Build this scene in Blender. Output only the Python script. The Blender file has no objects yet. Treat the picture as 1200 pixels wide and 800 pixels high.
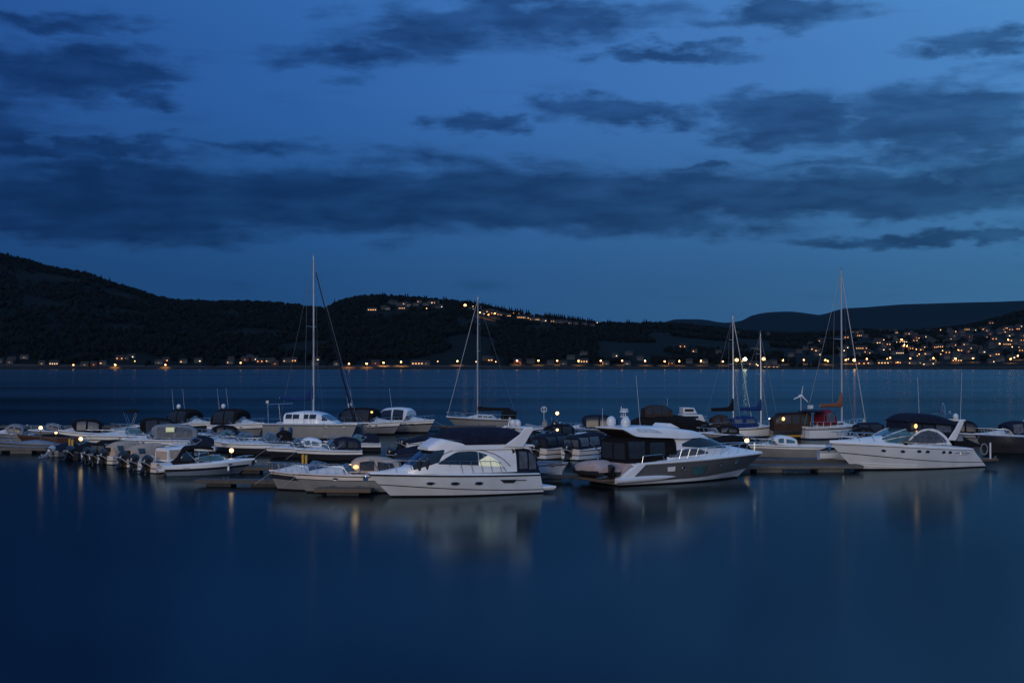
import math as _m
HAZE = 4.2e-6
SUN_EL = _m.radians(14); SUN_AZ = _m.radians(198); SUN_ROT = SUN_AZ; SUN_E = 1.12
import bpy, math, random
import numpy as np
from mathutils import Vector, Matrix
random.seed(7)
SC = bpy.context.scene
COL = SC.collection
F = 1667.0
CAMH = 8.0
R = math.radians

def W(px, py, z=0.0):
    """ground point under a picture position (water level unless z given)"""
    y = (CAMH - z) * F / (py - 426.0)
    return Vector(((px - 600.0) / F * y, y, z))
def dist(py): return CAMH * F / (py - 426.0)

# ------------------------------------------------------------------ materials
def mat(name, col, rough=0.5, metal=0.0, var=0.12, scale=6.0, coat=0.0, bump=0.0, emit=None, es=0.0, alpha=1.0, trans=0.0, spec=0.5):
    m = bpy.data.materials.new(name); m.use_nodes = True
    nt = m.node_tree; b = nt.nodes['Principled BSDF']
    tc = nt.nodes.new('ShaderNodeTexCoord'); n = nt.nodes.new('ShaderNodeTexNoise')
    n.inputs['Scale'].default_value = scale; n.inputs['Detail'].default_value = 5
    nt.links.new(tc.outputs['Object'], n.inputs['Vector'])
    r = nt.nodes.new('ShaderNodeValToRGB')
    r.color_ramp.elements[0].position = .3; r.color_ramp.elements[1].position = .7
    r.color_ramp.elements[0].color = (*[c * (1 - var) for c in col], 1)
    r.color_ramp.elements[1].color = (*[min(1, c * (1 + var)) for c in col], 1)
    nt.links.new(n.outputs['Fac'], r.inputs['Fac']); nt.links.new(r.outputs['Color'], b.inputs['Base Color'])
    mr = nt.nodes.new('ShaderNodeMapRange'); mr.inputs['To Min'].default_value = max(.02, rough - .08); mr.inputs['To Max'].default_value = min(1, rough + .1)
    nt.links.new(n.outputs['Fac'], mr.inputs['Value']); nt.links.new(mr.outputs['Result'], b.inputs['Roughness'])
    b.inputs['Metallic'].default_value = metal
    b.inputs['Coat Weight'].default_value = coat
    b.inputs['Specular IOR Level'].default_value = spec
    b.inputs['Transmission Weight'].default_value = trans
    b.inputs['Alpha'].default_value = alpha
    if bump:
        bp = nt.nodes.new('ShaderNodeBump'); bp.inputs['Strength'].default_value = bump; bp.inputs['Distance'].default_value = .05
        nt.links.new(n.outputs['Fac'], bp.inputs['Height']); nt.links.new(bp.outputs['Normal'], b.inputs['Normal'])
    if emit:
        b.inputs['Emission Color'].default_value = (*emit, 1); b.inputs['Emission Strength'].default_value = es
        m.cycles.emission_sampling = 'NONE'
    return m

M = {}
def mk(k, *a, **kw): M[k] = mat(k, *a, **kw)
mk('gelcoat', (.80,.81,.81), .30, var=.07, scale=.9, coat=.3)
mk('gelcoat_cool', (.64,.67,.70), .32, var=.09, scale=.8, coat=.3)
mk('gelcoat_lamplit', (.70,.62,.57), .38, var=.05, scale=1.0, coat=.2)  # white hulls warmed in colour to imitate lamp light from the quay
mk('gelcoat_dull_shaded', (.21,.215,.22), .45, var=.1, scale=1.5)  # grey hulls; also puts shade into the colour of rear-row white hulls
mk('nonskid', (.62,.62,.61), .7, var=.06, scale=8)
mk('grey_hull', (.17,.165,.16), .28, metal=.35, var=.05, scale=.8, coat=.5)
mk('dark_hull', (.025,.027,.034), .3, var=.15, scale=1, coat=.3)
mk('navy_hull', (.02,.03,.07), .3, var=.15, scale=1, coat=.3)
mk('brown_hull', (.07,.03,.022), .4, var=.2, scale=1)
mk('bluegrey_hull', (.15,.19,.24), .4, var=.1, scale=1)
mk('stripe', (.02,.022,.03), .35, var=.1)
mk('blue_stripe', (.04,.07,.15), .35, var=.1)
mk('antifoul', (.012,.012,.017), .8, spec=.2, var=.3, scale=2)
mk('navy_canvas', (.012,.017,.035), .9, spec=.12, var=.3, scale=3, bump=.5)
mk('black_canvas', (.01,.01,.012), .9, spec=.12, var=.3, scale=3, bump=.5)
mk('blue_canvas', (.010,.035,.13), .85, spec=.12, var=.2, scale=3, bump=.5)
mk('beige_canvas', (.46,.35,.27), .85, spec=.12, var=.1, scale=3, bump=.4)
mk('brown_canvas', (.040,.028,.024), .85, spec=.12, var=.2, scale=3, bump=.4)
mk('pink_canvas', (.42,.33,.31), .8, spec=.12, var=.1, scale=4, bump=.6)
mk('rust_canvas', (.20,.085,.05), .85, spec=.12, var=.15, scale=3, bump=.5)
mk('red_canvas', (.16,.02,.04), .85, spec=.12, var=.15, scale=3, bump=.5)
mk('grey_canvas', (.20,.21,.23), .85, spec=.12, var=.12, scale=3, bump=.4)
mk('vinyl', (.022,.027,.034), .32, var=.3, scale=5, spec=.4)
mk('vinyl_pale', (.085,.098,.115), .34, var=.35, scale=4, spec=.4)
mk('glass', (.015,.02,.026), .06, var=.2, scale=2, coat=.6)
mk('glass_blue', (.05,.09,.13), .07, var=.3, scale=2, coat=.6)
mk('glass_teal', (.05,.13,.15), .08, var=.25, scale=3, coat=.6)
mk('glass_lit', (.5,.52,.35), .2, var=.1, emit=(.82,.88,.50), es=.30)
mk('glass_bright', (.55,.6,.65), .12, var=.25, scale=3, coat=.7)
mk('saloon_pale', (.6,.62,.5), .2, var=.1, emit=(.9,.93,.62), es=.32)  # pale pane with a weak emission
mk('warm_glow', (.6,.4,.2), .4, emit=(1,.60,.20), es=1.9)
mk('bulb', (.9,.8,.6), .3, emit=(1,.54,.17), es=5)
mk('bulb_white', (.9,.9,.9), .3, emit=(1,.95,.8), es=6)
mk('steel', (.6,.61,.63), .28, metal=1, var=.06)
mk('mast_alloy', (.52,.53,.54), .4, metal=.5, var=.08)
mk('rope', (.45,.43,.38), .9)
mk('wire', (.20,.21,.23), .5, metal=.4)
mk('rubber', (.014,.014,.015), .7, var=.3)
mk('engine_black', (.012,.012,.014), .25, var=.2, coat=.4)
mk('engine_silver', (.42,.44,.46), .35, metal=.3, var=.1)
mk('engine_white', (.7,.7,.7), .35, var=.06)
mk('yellow_paint_and_glint', (.62,.36,.04), .5, var=.15)
mk('blue_rubber', (.03,.08,.22), .6)
mk('seat_vinyl', (.5,.47,.44), .6, var=.1)
mk('teak', (.11,.075,.05), .7, var=.25, scale=12)
mk('orange_paint', (.5,.13,.03), .5)
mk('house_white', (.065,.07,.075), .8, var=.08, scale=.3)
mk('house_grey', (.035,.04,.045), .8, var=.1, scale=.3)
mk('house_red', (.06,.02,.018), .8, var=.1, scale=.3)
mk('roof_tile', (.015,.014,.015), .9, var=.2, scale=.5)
mk('win_warm', (.6,.4,.2), .5, emit=(1,.42,.12), es=2.6)
mk('win_white', (.6,.6,.5), .5, emit=(1,.74,.42), es=2.8)
mk('win_dim', (.3,.25,.2), .5, emit=(1,.45,.15), es=.5)
mk('lamp_orange', (.8,.5,.2), .5, emit=(1,.36,.08), es=4.2)
mk('lamp_gold', (.8,.6,.3), .5, emit=(1,.48,.15), es=4.5)
mk('lamp_green', (.8,.8,.6), .5, emit=(.93,.90,.50), es=14)
mk('pole_metal', (.10,.10,.10), .6, metal=.6)
mk('bark', (.035,.028,.022), .95, var=.3, scale=2)
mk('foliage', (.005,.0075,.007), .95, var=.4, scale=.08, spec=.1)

def wood_mat():
    m = bpy.data.materials.new('weathered_planks'); m.use_nodes = True; nt = m.node_tree; b = nt.nodes['Principled BSDF']
    tc = nt.nodes.new('ShaderNodeTexCoord'); w = nt.nodes.new('ShaderNodeTexWave'); w.bands_direction = 'X'
    w.inputs['Scale'].default_value = 2.2; w.inputs['Distortion'].default_value = .3; w.wave_profile = 'SAW'
    n = nt.nodes.new('ShaderNodeTexNoise'); n.inputs['Scale'].default_value = 3
    nt.links.new(tc.outputs['Object'], w.inputs['Vector']); nt.links.new(tc.outputs['Object'], n.inputs['Vector'])
    r = nt.nodes.new('ShaderNodeValToRGB'); r.color_ramp.elements[0].color = (.03,.026,.024,1); r.color_ramp.elements[1].color = (.11,.095,.085,1)
    r.color_ramp.elements[0].position = 0; r.color_ramp.elements[1].position = .25
    nt.links.new(w.outputs['Fac'], r.inputs['Fac'])
    mx = nt.nodes.new('ShaderNodeMixRGB'); mx.blend_type = 'MULTIPLY'; mx.inputs['Fac'].default_value = .6
    nt.links.new(r.outputs['Color'], mx.inputs[1]); nt.links.new(n.outputs['Fac'], mx.inputs[2])
    nt.links.new(mx.outputs['Color'], b.inputs['Base Color']); b.inputs['Roughness'].default_value = .8
    return m
M['planks'] = wood_mat()
mk('concrete', (.11,.11,.105), .85, var=.25, scale=2, bump=.4)
mk('float_dark', (.03,.03,.032), .8, var=.3, scale=2)

# ------------------------------------------------------------------ mesh helpers
class MB:
    def __init__(s): s.v = []; s.f = []; s.m = []
    def add(s, vs, fs, mi=0):
        n = len(s.v); s.v += [tuple(p) for p in vs]
        for f in fs: s.f.append(tuple(i + n for i in f)); s.m.append(mi)
        return s
    def box(s, c, d, mi=0, rot=None):
        vs = []
        for x in (-.5,.5):
            for y in (-.5,.5):
                for z in (-.5,.5):
                    p = Vector((x*d[0], y*d[1], z*d[2]))
                    if rot is not None: p = rot @ p
                    vs.append(Vector(c) + p)
        return s.add(vs, [(0,1,3,2),(4,6,7,5),(0,4,5,1),(2,3,7,6),(0,2,6,4),(1,5,7,3)], mi)
    def tube(s, pts, r, n=6, mi=0, r2=None, cap=True):
        pts = [Vector(p) for p in pts]; k = len(pts); vs = []; fs = []
        up = Vector((0,0,1))
        for i, p in enumerate(pts):
            t = (pts[min(i+1,k-1)] - pts[max(i-1,0)])
            t = t.normalized() if t.length > 1e-9 else Vector((1,0,0))
            a = t.cross(up)
            if a.length < .05: a = t.cross(Vector((0,1,0)))
            a.normalize(); b = t.cross(a)
            rr = r if r2 is None else r + (r2 - r) * i / max(1, k - 1)
            for j in range(n):
                q = 2*math.pi*j/n
                vs.append(p + a*math.cos(q)*rr + b*math.sin(q)*rr)
        for i in range(k-1):
            for j in range(n):
                fs.append((i*n+j, i*n+(j+1)%n, (i+1)*n+(j+1)%n, (i+1)*n+j))
        if cap:
            fs.append(tuple(range(n))[::-1]); fs.append(tuple((k-1)*n+j for j in range(n)))
        return s.add(vs, fs, mi)
    def ball(s, c, r, n=10, m=7, mi=0):
        rx, ry, rz = (r, r, r) if not hasattr(r, '__len__') else r
        vs = [(c[0], c[1], c[2]-rz)]; fs = []
        for i in range(1, m):
            a = math.pi*i/m
            for j in range(n):
                q = 2*math.pi*j/n
                vs.append((c[0]+rx*math.sin(a)*math.cos(q), c[1]+ry*math.sin(a)*math.sin(q), c[2]-rz*math.cos(a)))
        vs.append((c[0], c[1], c[2]+rz)); e = len(vs)-1
        for j in range(n):
            fs.append((0, 1+(j+1)%n, 1+j)); fs.append((e, 1+(m-2)*n+j, 1+(m-2)*n+(j+1)%n))
        for i in range(m-2):
            for j in range(n):
                fs.append((1+i*n+j, 1+i*n+(j+1)%n, 1+(i+1)*n+(j+1)%n, 1+(i+1)*n+j))
        return s.add(vs, fs, mi)
    def slab(s, prof, y0, y1, mi=0, yf=None):
        """polygon in x,z between y0 and y1 (or y0*yf(z), y1*yf(z))"""
        n = len(prof); g = yf or (lambda x, z: 1)
        vs = [(x, y0*g(x,z), z) for x, z in prof] + [(x, y1*g(x,z), z) for x, z in prof]
        fs = [tuple(range(n)), tuple(range(n, 2*n))[::-1]] + [((i+1)%n, i, n+i, n+(i+1)%n) for i in range(n)]
        return s.add(vs, fs, mi)
    def cyl(s, c, r, h, n=12, mi=0, r2=None):
        r2 = r if r2 is None else r2
        vs = [(c[0]+r*math.cos(2*math.pi*j/n), c[1]+r*math.sin(2*math.pi*j/n), c[2]) for j in range(n)]
        vs += [(c[0]+r2*math.cos(2*math.pi*j/n), c[1]+r2*math.sin(2*math.pi*j/n), c[2]+h) for j in range(n)]
        fs = [tuple(range(n))[::-1], tuple(range(n, 2*n))] + [(j,(j+1)%n,n+(j+1)%n,n+j) for j in range(n)]
        return s.add(vs, fs, mi)
    def grid(s, rows, mi=0, close=False, mf=None):
        nr = len(rows); nc = len(rows[0]); vs = [p for r in rows for p in r]; n0 = len(s.v)
        s.v += [tuple(p) for p in vs]
        for i in range(nr-1):
            for j in range(nc if close else nc-1):
                k = (j+1) % nc
                s.f.append((n0+i*nc+j, n0+i*nc+k, n0+(i+1)*nc+k, n0+(i+1)*nc+j)); s.m.append(mf(i,j) if mf else mi)
        return s
    def xf(s, mtx, start=0):
        for i in range(start, len(s.v)): s.v[i] = tuple(mtx @ Vector(s.v[i]))
        return s
    def build(s, name, mats, parent=None, smooth=True, angle=38, bevel=0):
        me = bpy.data.meshes.new(name); me.from_pydata(s.v, [], s.f); me.update()
        for k in (mats if isinstance(mats, (list, tuple)) else [mats]): me.materials.append(M[k] if isinstance(k, str) else k)
        me.polygons.foreach_set('material_index', s.m)
        if smooth:
            me.polygons.foreach_set('use_smooth', [True]*len(s.f)); me.set_sharp_from_angle(angle=R(angle))
        o = bpy.data.objects.new(name, me); COL.objects.link(o)
        if parent: o.parent = parent
        if bevel:
            b = o.modifiers.new('Bevel', 'BEVEL'); b.width = bevel; b.segments = 2; b.limit_method = 'ANGLE'
        return o

def thing(name, label, cat, loc=(0,0,0), rz=0, group=None, scale=1):
    o = bpy.data.objects.new(name, None); COL.objects.link(o); o.empty_display_size = .3
    o.location = loc; o.rotation_euler = (0,0,rz); o.scale = (scale,)*3
    o['label'] = label; o['category'] = cat
    if group: o['group'] = group
    return o
def tag(o, label, cat, group=None):
    o['label'] = label; o['category'] = cat
    if group: o['group'] = group
    return o
def kind(o, k): o['kind'] = k; return o

def ip(*pts):
    """smooth monotone interpolation through points"""
    xs = [p[0] for p in pts]; ys = [p[1] for p in pts]; n = len(xs)
    d = [(ys[i+1]-ys[i])/(xs[i+1]-xs[i]) for i in range(n-1)]
    m = [d[0]] + [0 if d[i-1]*d[i] <= 0 else 2*d[i-1]*d[i]/(d[i-1]+d[i]) for i in range(1, n-1)] + [d[-1]]
    def f(x):
        if x <= xs[0]: return ys[0]
        if x >= xs[-1]: return ys[-1]
        i = 0
        while x > xs[i+1]: i += 1
        h = xs[i+1]-xs[i]; t = (x-xs[i])/h
        return (2*t**3-3*t*t+1)*ys[i]+(t**3-2*t*t+t)*h*m[i]+(-2*t**3+3*t*t)*ys[i+1]+(t**3-t*t)*h*m[i+1]
    return f
def lin(*pts):
    xs = [p[0] for p in pts]; ys = [p[1] for p in pts]
    return lambda x: float(np.interp(x, xs, ys))

# ------------------------------------------------------------------ boat building
TS = [0,.04,.1,.18,.26,.34,.42,.5,.58,.65,.72,.78,.83,.87,.905,.935,.96,.98,.993,1.0]
class Hull:
    def __init__(s, L, B, fs, fb, rake=None, p=1.8, stern=.9, entry=2.3, trans=.0, fine=.5, sz=None, wide=.42):
        s.L, s.B = L, B; s.rake = L*.13 if rake is None else rake
        s.sz = sz or (lambda t: fs + (fb-fs)*t**p)
        s.stern, s.entry, s.trans, s.fine, s.wide = stern, entry, trans, fine, wide
    def hb(s, t):
        w = s.wide
        if t < w: k = s.stern + (1-s.stern)*math.sin(t/w*math.pi/2)
        else: k = 1 - ((t-w)/(1-w))**s.entry
        return s.B/2*max(0, k)
    def x(s, t, zf): return t*(s.L-s.rake) + s.rake*max(0,zf)*t**5 + s.trans*(1-t)**10*max(0,zf)
    def p(s, t, zf, side, off=0):
        g0 = .88 - s.fine*t**3
        y = s.hb(t)*(1-(1-g0)*(1-zf)**1.6) + off
        return Vector((s.x(t,zf), side*y, s.sz(t)*zf))
    def edge(s, t, inset=0, dz=0, side=1):
        return Vector((s.x(t,1), side*max(0, s.hb(t)-inset), s.sz(t)+dz))
    def build(s, parent, levels, mats, name='hull'):
        """levels: list of zf values or functions of t; bands between them use mats in order (first band = bottom)"""
        mb = MB(); lv = [(l if callable(l) else (lambda t, l=l: l)) for l in levels]
        for side in (1, -1):
            rows = []
            for t in TS:
                row = [Vector((t*(s.L-s.rake)*.98, 0, -.35)), s.p(t, -.12, side)*1.0]
                row[1] = Vector((s.x(t,0), side*s.hb(t)*(.8-s.fine*t**3), -.12))
                row += [s.p(t, l(t), side) for l in lv]
                rows.append(row)
            mf = lambda i, j: max(0, min(j-1, len(mats)-1)) if j > 0 else 0
            if side == -1: rows = rows[::-1]; 
            mb.grid(rows, mf=mf)
        # transom
        k = [Vector((s.x(0,l(0)),  s.p(0,l(0),1).y, s.sz(0)*l(0))) for l in lv]
        for j in range(len(lv)-1):
            a, b = k[j], k[j+1]
            mb.add([(a.x,-a.y,a.z),(a.x,a.y,a.z),(b.x,b.y,b.z),(b.x,-b.y,b.z)], [(0,1,2,3)], min(j+1, len(mats)-1))
        a = k[0]; mb.add([(a.x,-a.y*.9,-.3),(a.x,a.y*.9,-.3),(a.x,a.y,a.z),(a.x,-a.y,a.z)], [(0,1,2,3)], 0)
        return mb.build(name, mats, parent)
    def deck(s, parent, crown, roof=None, cockpit=None, mats=('gelcoat','nonskid'), dz=0, name='deck', inset=.0):
        """crown(t), roof=(fn height, halfwidth fraction); cockpit=(t0,t1,depth,width)"""
        vs_ = [-1,-.985,-.9,-.84,-.8,-.74,-.6,-.4,-.2,0,.2,.4,.6,.74,.8,.84,.9,.985,1]
        ts = sorted(set(TS + ([cockpit[0]-.004, cockpit[0]+.004, cockpit[1]-.004, cockpit[1]+.004] if cockpit else []) + [.3,.38,.46,.54,.62,.69,.75,.8]))
        ts = [t for t in ts if 0 <= t <= 1]
        mb = MB(); rows = []
        for t in ts:
            row = []
            for v in vs_:
                e = s.edge(t); y = v*max(0, e.y-inset); z = e.z + dz + crown(t)*(1-v*v)
                if abs(v) < .99: z += .03
                if roof:
                    z += roof[0](t)*max(0, 1-(abs(v)/roof[1])**4) if abs(v) < roof[1] else 0
                if cockpit and cockpit[0] <= t <= cockpit[1] and abs(v) < cockpit[3]:
                    z = e.z + dz - cockpit[2]
                row.append((e.x, y, z))
            rows.append(row)
        mb.grid(rows, mf=lambda i, j: 1 if 2 <= j <= len(vs_)-4 and mats[0] != mats[1] and ts[i] < .93 else 0)
        r0 = rows[0]
        mb.add([r0[0], r0[-1]] + r0[1:-1][::-1], [tuple(range(len(r0)))], 0)
        return mb.build(name, mats, parent, angle=50)
    def rubrail(s, parent, m='stripe', r=.035, z=.95, name='rub_rail'):
        mb = MB()
        pts = [s.p(t, z, 1, .01) for t in TS] + [s.p(t, z, -1, .01) for t in TS[::-1]][1:]
        mb.tube(pts, r, 6); return mb.build(name, m, parent)
    def port(s, parent, t, zf, rx=.2, rz=.1, side=-1, m='glass', name='porthole', off=.02):
        c = s.p(t, zf, side); mb = MB(); vs = []; n = 14
        tx = (s.p(min(1,t+.01), zf, side)-s.p(t-.01, zf, side)).normalized()
        tz = (s.p(t, zf+.05, side)-s.p(t, zf-.05, side)).normalized()
        nn = tx.cross(tz).normalized()
        if nn.y*side < 0: nn = -nn
        for j in range(n):
            q = 2*math.pi*j/n; vs.append(c + tx*rx*math.cos(q) + tz*rz*math.sin(q) + nn*off)
        vs += [v - nn*.04 for v in vs]
        mb.add(vs, [tuple(range(n))] + [(j,(j+1)%n,n+(j+1)%n,n+j) for j in range(n)])
        ring = [vs[j] for j in range(n)] + [vs[0]]
        mb.tube(ring, .018, 5, mi=1, cap=False)
        return mb.build(name, [m, 'steel'], parent)
    def poly(s, parent, pts, side=-1, m='glass', name='hull_window', off=.02):
        """pts (t,zf) polygon lying on the hull"""
        P = [s.p(t, z, side, off) for t, z in pts]; Q = [s.p(t, z, side, -.02) for t, z in pts]; n = len(P)
        return MB().add(P+Q, [tuple(range(n))]+[(j,(j+1)%n,n+(j+1)%n,n+j) for j in range(n)]).build(name, m, parent, smooth=False)
    def rail(s, parent, t0, t1, h=.6, inset=.12, step=.08, dz=.0, r=.02, mid=False, m='steel', name='bow_rail', close=True):
        mb = MB(); ts = list(np.arange(t0, t1, .04)) + [t1]
        for side in (1, -1):
            k = lambda t, hh: s.edge(t, inset, dz + hh*min(1, (t-t0)/.06+.15), side)
            mb.tube([k(t, h) for t in ts], r, 5)
            if mid: mb.tube([k(t, h*.5) for t in ts], r*.7, 4)
            for t in np.arange(t0+.03, t1, step):
                a = s.edge(t, inset, dz, side); b = k(t+.02 if t+.02 < t1 else t, h); mb.tube([a, b], r*.8, 4)
        if close:
            a = s.edge(t1, inset, dz+h, 1); b = s.edge(t1, inset, dz+h, -1)
            mb.tube([a, ((a+b)/2)+Vector((.18,0,0)), b], r, 5)
        return mb.build(name, m, parent)

class Dome:
    def __init__(s, x0, x1, Wf, ZT, ZB, e=.5, tumble=0):
        c = lambda f: f if callable(f) else (lambda x, f=f: f)
        s.x0, s.x1, s.W, s.ZT, s.ZB, s.e, s.k = x0, x1, c(Wf), c(ZT), c(ZB), e, tumble
    def pt(s, x, ph, off=0):
        c, n = math.cos(ph), math.sin(ph); zf = max(0,n)**s.e
        y = s.W(x)*math.copysign(abs(c)**s.e, c)*(1-s.k*zf)
        p = Vector((x, y, s.ZB(x)+(s.ZT(x)-s.ZB(x))*zf))
        if off:
            a, b = s.pt(x, min(math.pi, ph+.02)), s.pt(x, max(0, ph-.02))
            c_, d = s.pt(min(s.x1,x+.03), ph), s.pt(max(s.x0,x-.03), ph)
            nn = (c_-d).cross(a-b)
            if nn.length > 1e-9:
                nn.normalize()
                if nn.dot(Vector((0, math.cos(ph), math.sin(ph)+.01))) < 0: nn = -nn
                p = p + nn*off
        return p
    def build(s, parent, name, m, nx=22, nph=22, aft=True, fore=False, ph0=0, ph1=math.pi, bottom=False):
        mb = MB(); rows = []
        for i in range(nx+1):
            x = s.x0+(s.x1-s.x0)*i/nx
            rows.append([s.pt(x, ph0+(ph1-ph0)*(.5-.5*math.cos(math.pi*j/nph)) if s.e < .45 else ph0+(ph1-ph0)*j/nph) for j in range(nph+1)])
        mb.grid(rows)
        if aft: mb.add(rows[0], [tuple(range(nph+1))])
        if fore: mb.add(rows[-1], [tuple(range(nph+1))[::-1]])
        if bottom:
            for i in range(nx): mb.add([rows[i][0], rows[i+1][0], rows[i+1][-1], rows[i][-1]], [(0,1,2,3)])
        return mb.build(name, m, parent)
    def phi(s, x, z):
        h = s.ZT(x)-s.ZB(x)
        if h < 1e-4: return math.pi/2
        f = min(.985, max(0, (z-s.ZB(x))/h)); return math.asin(f**(1/s.e))
    def pane(s, parent, name, m, x0, x1, zlo, zhi, side=-1, off=.02, nx=12, nz=5):
        c = lambda f: f if callable(f) else (lambda x, f=f: f)
        zl, zh = c(zlo), c(zhi); rows = []; base = []
        for i in range(nx+1):
            x = x0+(x1-x0)*i/nx; a, b = s.phi(x, zl(x)), s.phi(x, zh(x)); row = []; br = []
            for j in range(nz+1):
                ph = a+(b-a)*j/nz
                if side < 0: ph = math.pi-ph
                row.append(s.pt(x, ph, off)); br.append(s.pt(x, ph, -.01))
            rows.append(row); base.append(br)
        return s._solid(rows, base, name, m, parent)
    def front(s, parent, name, m, x0, x1, ph0, ph1, off=.02, nx=8, nph=14):
        rows = []; base = []
        for i in range(nx+1):
            x = x0+(x1-x0)*i/nx
            rows.append([s.pt(x, ph0+(ph1-ph0)*j/nph, off) for j in range(nph+1)]); base.append([s.pt(x, ph0+(ph1-ph0)*j/nph, -.01) for j in range(nph+1)])
        return s._solid(rows, base, name, m, parent)
    def aftpane(s, parent, name, m, y0, y1, z0, z1, off=.02):
        x = s.x0; mb = MB().box((x-off/2, (y0+y1)/2, (z0+z1)/2), (off+.01, abs(y1-y0), z1-z0)); return mb.build(name, m, parent, smooth=False)
    def _solid(s, rows, base, name, m, parent):
        mb = MB(); mb.grid(rows)
        ring = rows[0] + [r[-1] for r in rows[1:]] + rows[-1][-2::-1] + [r[0] for r in rows[-2:0:-1]]
        rb = base[0] + [r[-1] for r in base[1:]] + base[-1][-2::-1] + [r[0] for r in base[-2:0:-1]]
        n = len(ring); mb.add(ring+rb, [(j,(j+1)%n,n+(j+1)%n,n+j) for j in range(n)])
        return mb.build(name, m, parent, angle=60)

def windshield(parent, xc, xa, w, zb, h, rake=.5, m='glass_teal', frame='steel', taper=.88, fr=.025, aftdrop=.35):
    rows = []; n = 16; zbf = zb if callable(zb) else (lambda x: zb)
    for k in range(5):
        f = k/4; row = []
        for i in range(n+1):
            a = -1+2*i/n; c = 1-abs(a)**2.6
            x = xa+(xc-xa)*c; hh = h*(1-aftdrop*abs(a)**3)
            row.append(Vector((x-rake*f, w*math.copysign(abs(a)**.75, a)*(1-(1-taper)*f), zbf(x)+hh*f)))
        rows.append(row)
    mb = MB(); mb.grid(rows)
    g = mb.build('windshield', m, parent, angle=60)
    sol = g.modifiers.new('Solid', 'SOLIDIFY'); sol.thickness = .02
    fm = MB(); fm.tube(rows[-1], fr, 6); fm.tube(rows[0], fr, 6)
    for i in (0, 4, 8, 12, 16): fm.tube([rows[0][i], rows[-1][i]], fr*.9, 5)
    fm.build('frame', frame, g)
    return g, rows[-1]

def outboard(parent, x, y, z, s=1.0, m='engine_black', tilt=0, trim=None):
    mb = MB()
    rows = []
    for (zz, lx, ly, ox) in ((-.10,.18,.13,0),(0,.27,.19,0),(.22,.33,.22,.02),(.42,.30,.20,.04),(.52,.2,.13,.05),(.55,.05,.04,.05)):
        rows.append([Vector((ox+lx*math.cos(q)*(1 if math.cos(q) < 0 else .8), ly*math.copysign(abs(math.sin(q))**.8, math.sin(q)), zz)) for q in [2*math.pi*j/14 for j in range(14)]])
    mb.grid(rows, close=True); mb.add(rows[-1], [tuple(range(14))]); mb.add(rows[0], [tuple(range(14))[::-1]])
    mb.slab([(-.10,-.08),(.12,-.08),(.09,-.55),(.10,-.78),(-.12,-.80),(-.10,-.5)], -.07, .07, 0)
    mb.slab([(-.28,-.62),(.16,-.60),(.16,-.64),(-.28,-.66)], -.14, .14, 0)
    mb.tube([(-.20,0,-.86),(-.05,0,-.86),(.14,0,-.86),(.24,0,-.86)], .075, 8, r2=.02)
    mb.slab([(-.12,-.9),(.08,-.9),(-.06,-1.08)], -.015, .015, 0)
    mb.box((.24,0,-.10), (.22,.26,.32), 0)
    st = len(mb.v)
    mb.box((-.02, 0, .02), (.58,.40,.045), 1)
    mtx = Matrix.Translation((x, y, z)) @ Matrix.Rotation(tilt, 4, 'Y') @ Matrix.Scale(s, 4)
    mb.xf(mtx)
    o = mb.build('outboard_motor', [m, trim or ('engine_silver' if m == 'engine_black' else 'engine_black')], parent, bevel=0)
    pb = MB()
    for k in range(3):
        q = 2*math.pi*k/3; c, d = math.cos(q), math.sin(q)
        pb.add([(-.21,.03*c,-.86+.03*d),(-.26,.13*c-.06*d,-.86+.13*d+.06*c),(-.22,.15*c+.05*d,-.86+.15*d-.05*c),(-.25,.03*c,-.86+.03*d)], [(0,1,2,3)])
        pb.add([(-.23,.03*c,-.86+.03*d),(-.28,.13*c-.06*d,-.86+.13*d+.06*c),(-.24,.15*c+.05*d,-.86+.15*d-.05*c)], [(0,2,1)])
    pb.xf(mtx).build('propeller', 'steel', o, smooth=False)
    return o

def antenna(parent, p, h=2.5, lean=.15, r=.014):
    MB().tube([p, (p[0]-lean*h, p[1], p[2]+h)], r, 5, r2=.008).build('antenna', 'gelcoat_cool', parent)
def radar(parent, p, r=.28, puck=False):
    mb = MB()
    if puck: mb.cyl((p[0],p[1],p[2]), r, .10, 16); mb.cyl((p[0],p[1],p[2]+.1), r, .08, 16, r2=r*.7)
    else: mb.cyl(p, r*.8, r*.5, 14, r2=r); mb.ball((p[0],p[1],p[2]+r*.8), (r,r,r*1.15), 14, 9)
    return mb.build('radar_dome', 'gelcoat_cool', parent)
def arch(parent, x, w, z0, h, lean=-.4, wid=.35, m='gelcoat', th=.09, name='radar_arch', topw=.86):
    mb = MB(); rows = []
    for i in range(17):
        q = math.pi*i/16; c, s_ = math.cos(q), math.sin(q)
        f = s_**.4; y = w*math.copysign(abs(c)**.4, c)*(1-(1-topw)*f); z = z0+h*f; xx = x+lean*f
        n = Vector((0, c, s_)).normalized(); ww = wid*(1-.25*f)
        P = Vector((xx, y, z)); rows.append([P+Vector((ww/2,0,0)), P+Vector((ww/2-.04,0,0))+n*th, P+Vector((-ww/2+.04,0,0))+n*th, P+Vector((-ww/2,0,0)), P-n*.0+Vector((0,0,-.02))])
    mb.grid(rows, close=True); return mb.build(name, m, parent)

def seats(parent, h, t, z, m='seat_vinyl', n=2):
    for i in range(n):
        y = (-.5+i)*h.B*.42 if n == 2 else 0
        mb = MB(); x = h.L*t
        mb.box((x, y, z+.25), (.5,.5,.16)); mb.box((x-.25, y, z+.52), (.12,.5,.5)); mb.cyl((x,y,z-.15), .07, .32, 8)
        mb.build('seat', m, parent, bevel=.04)

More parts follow.
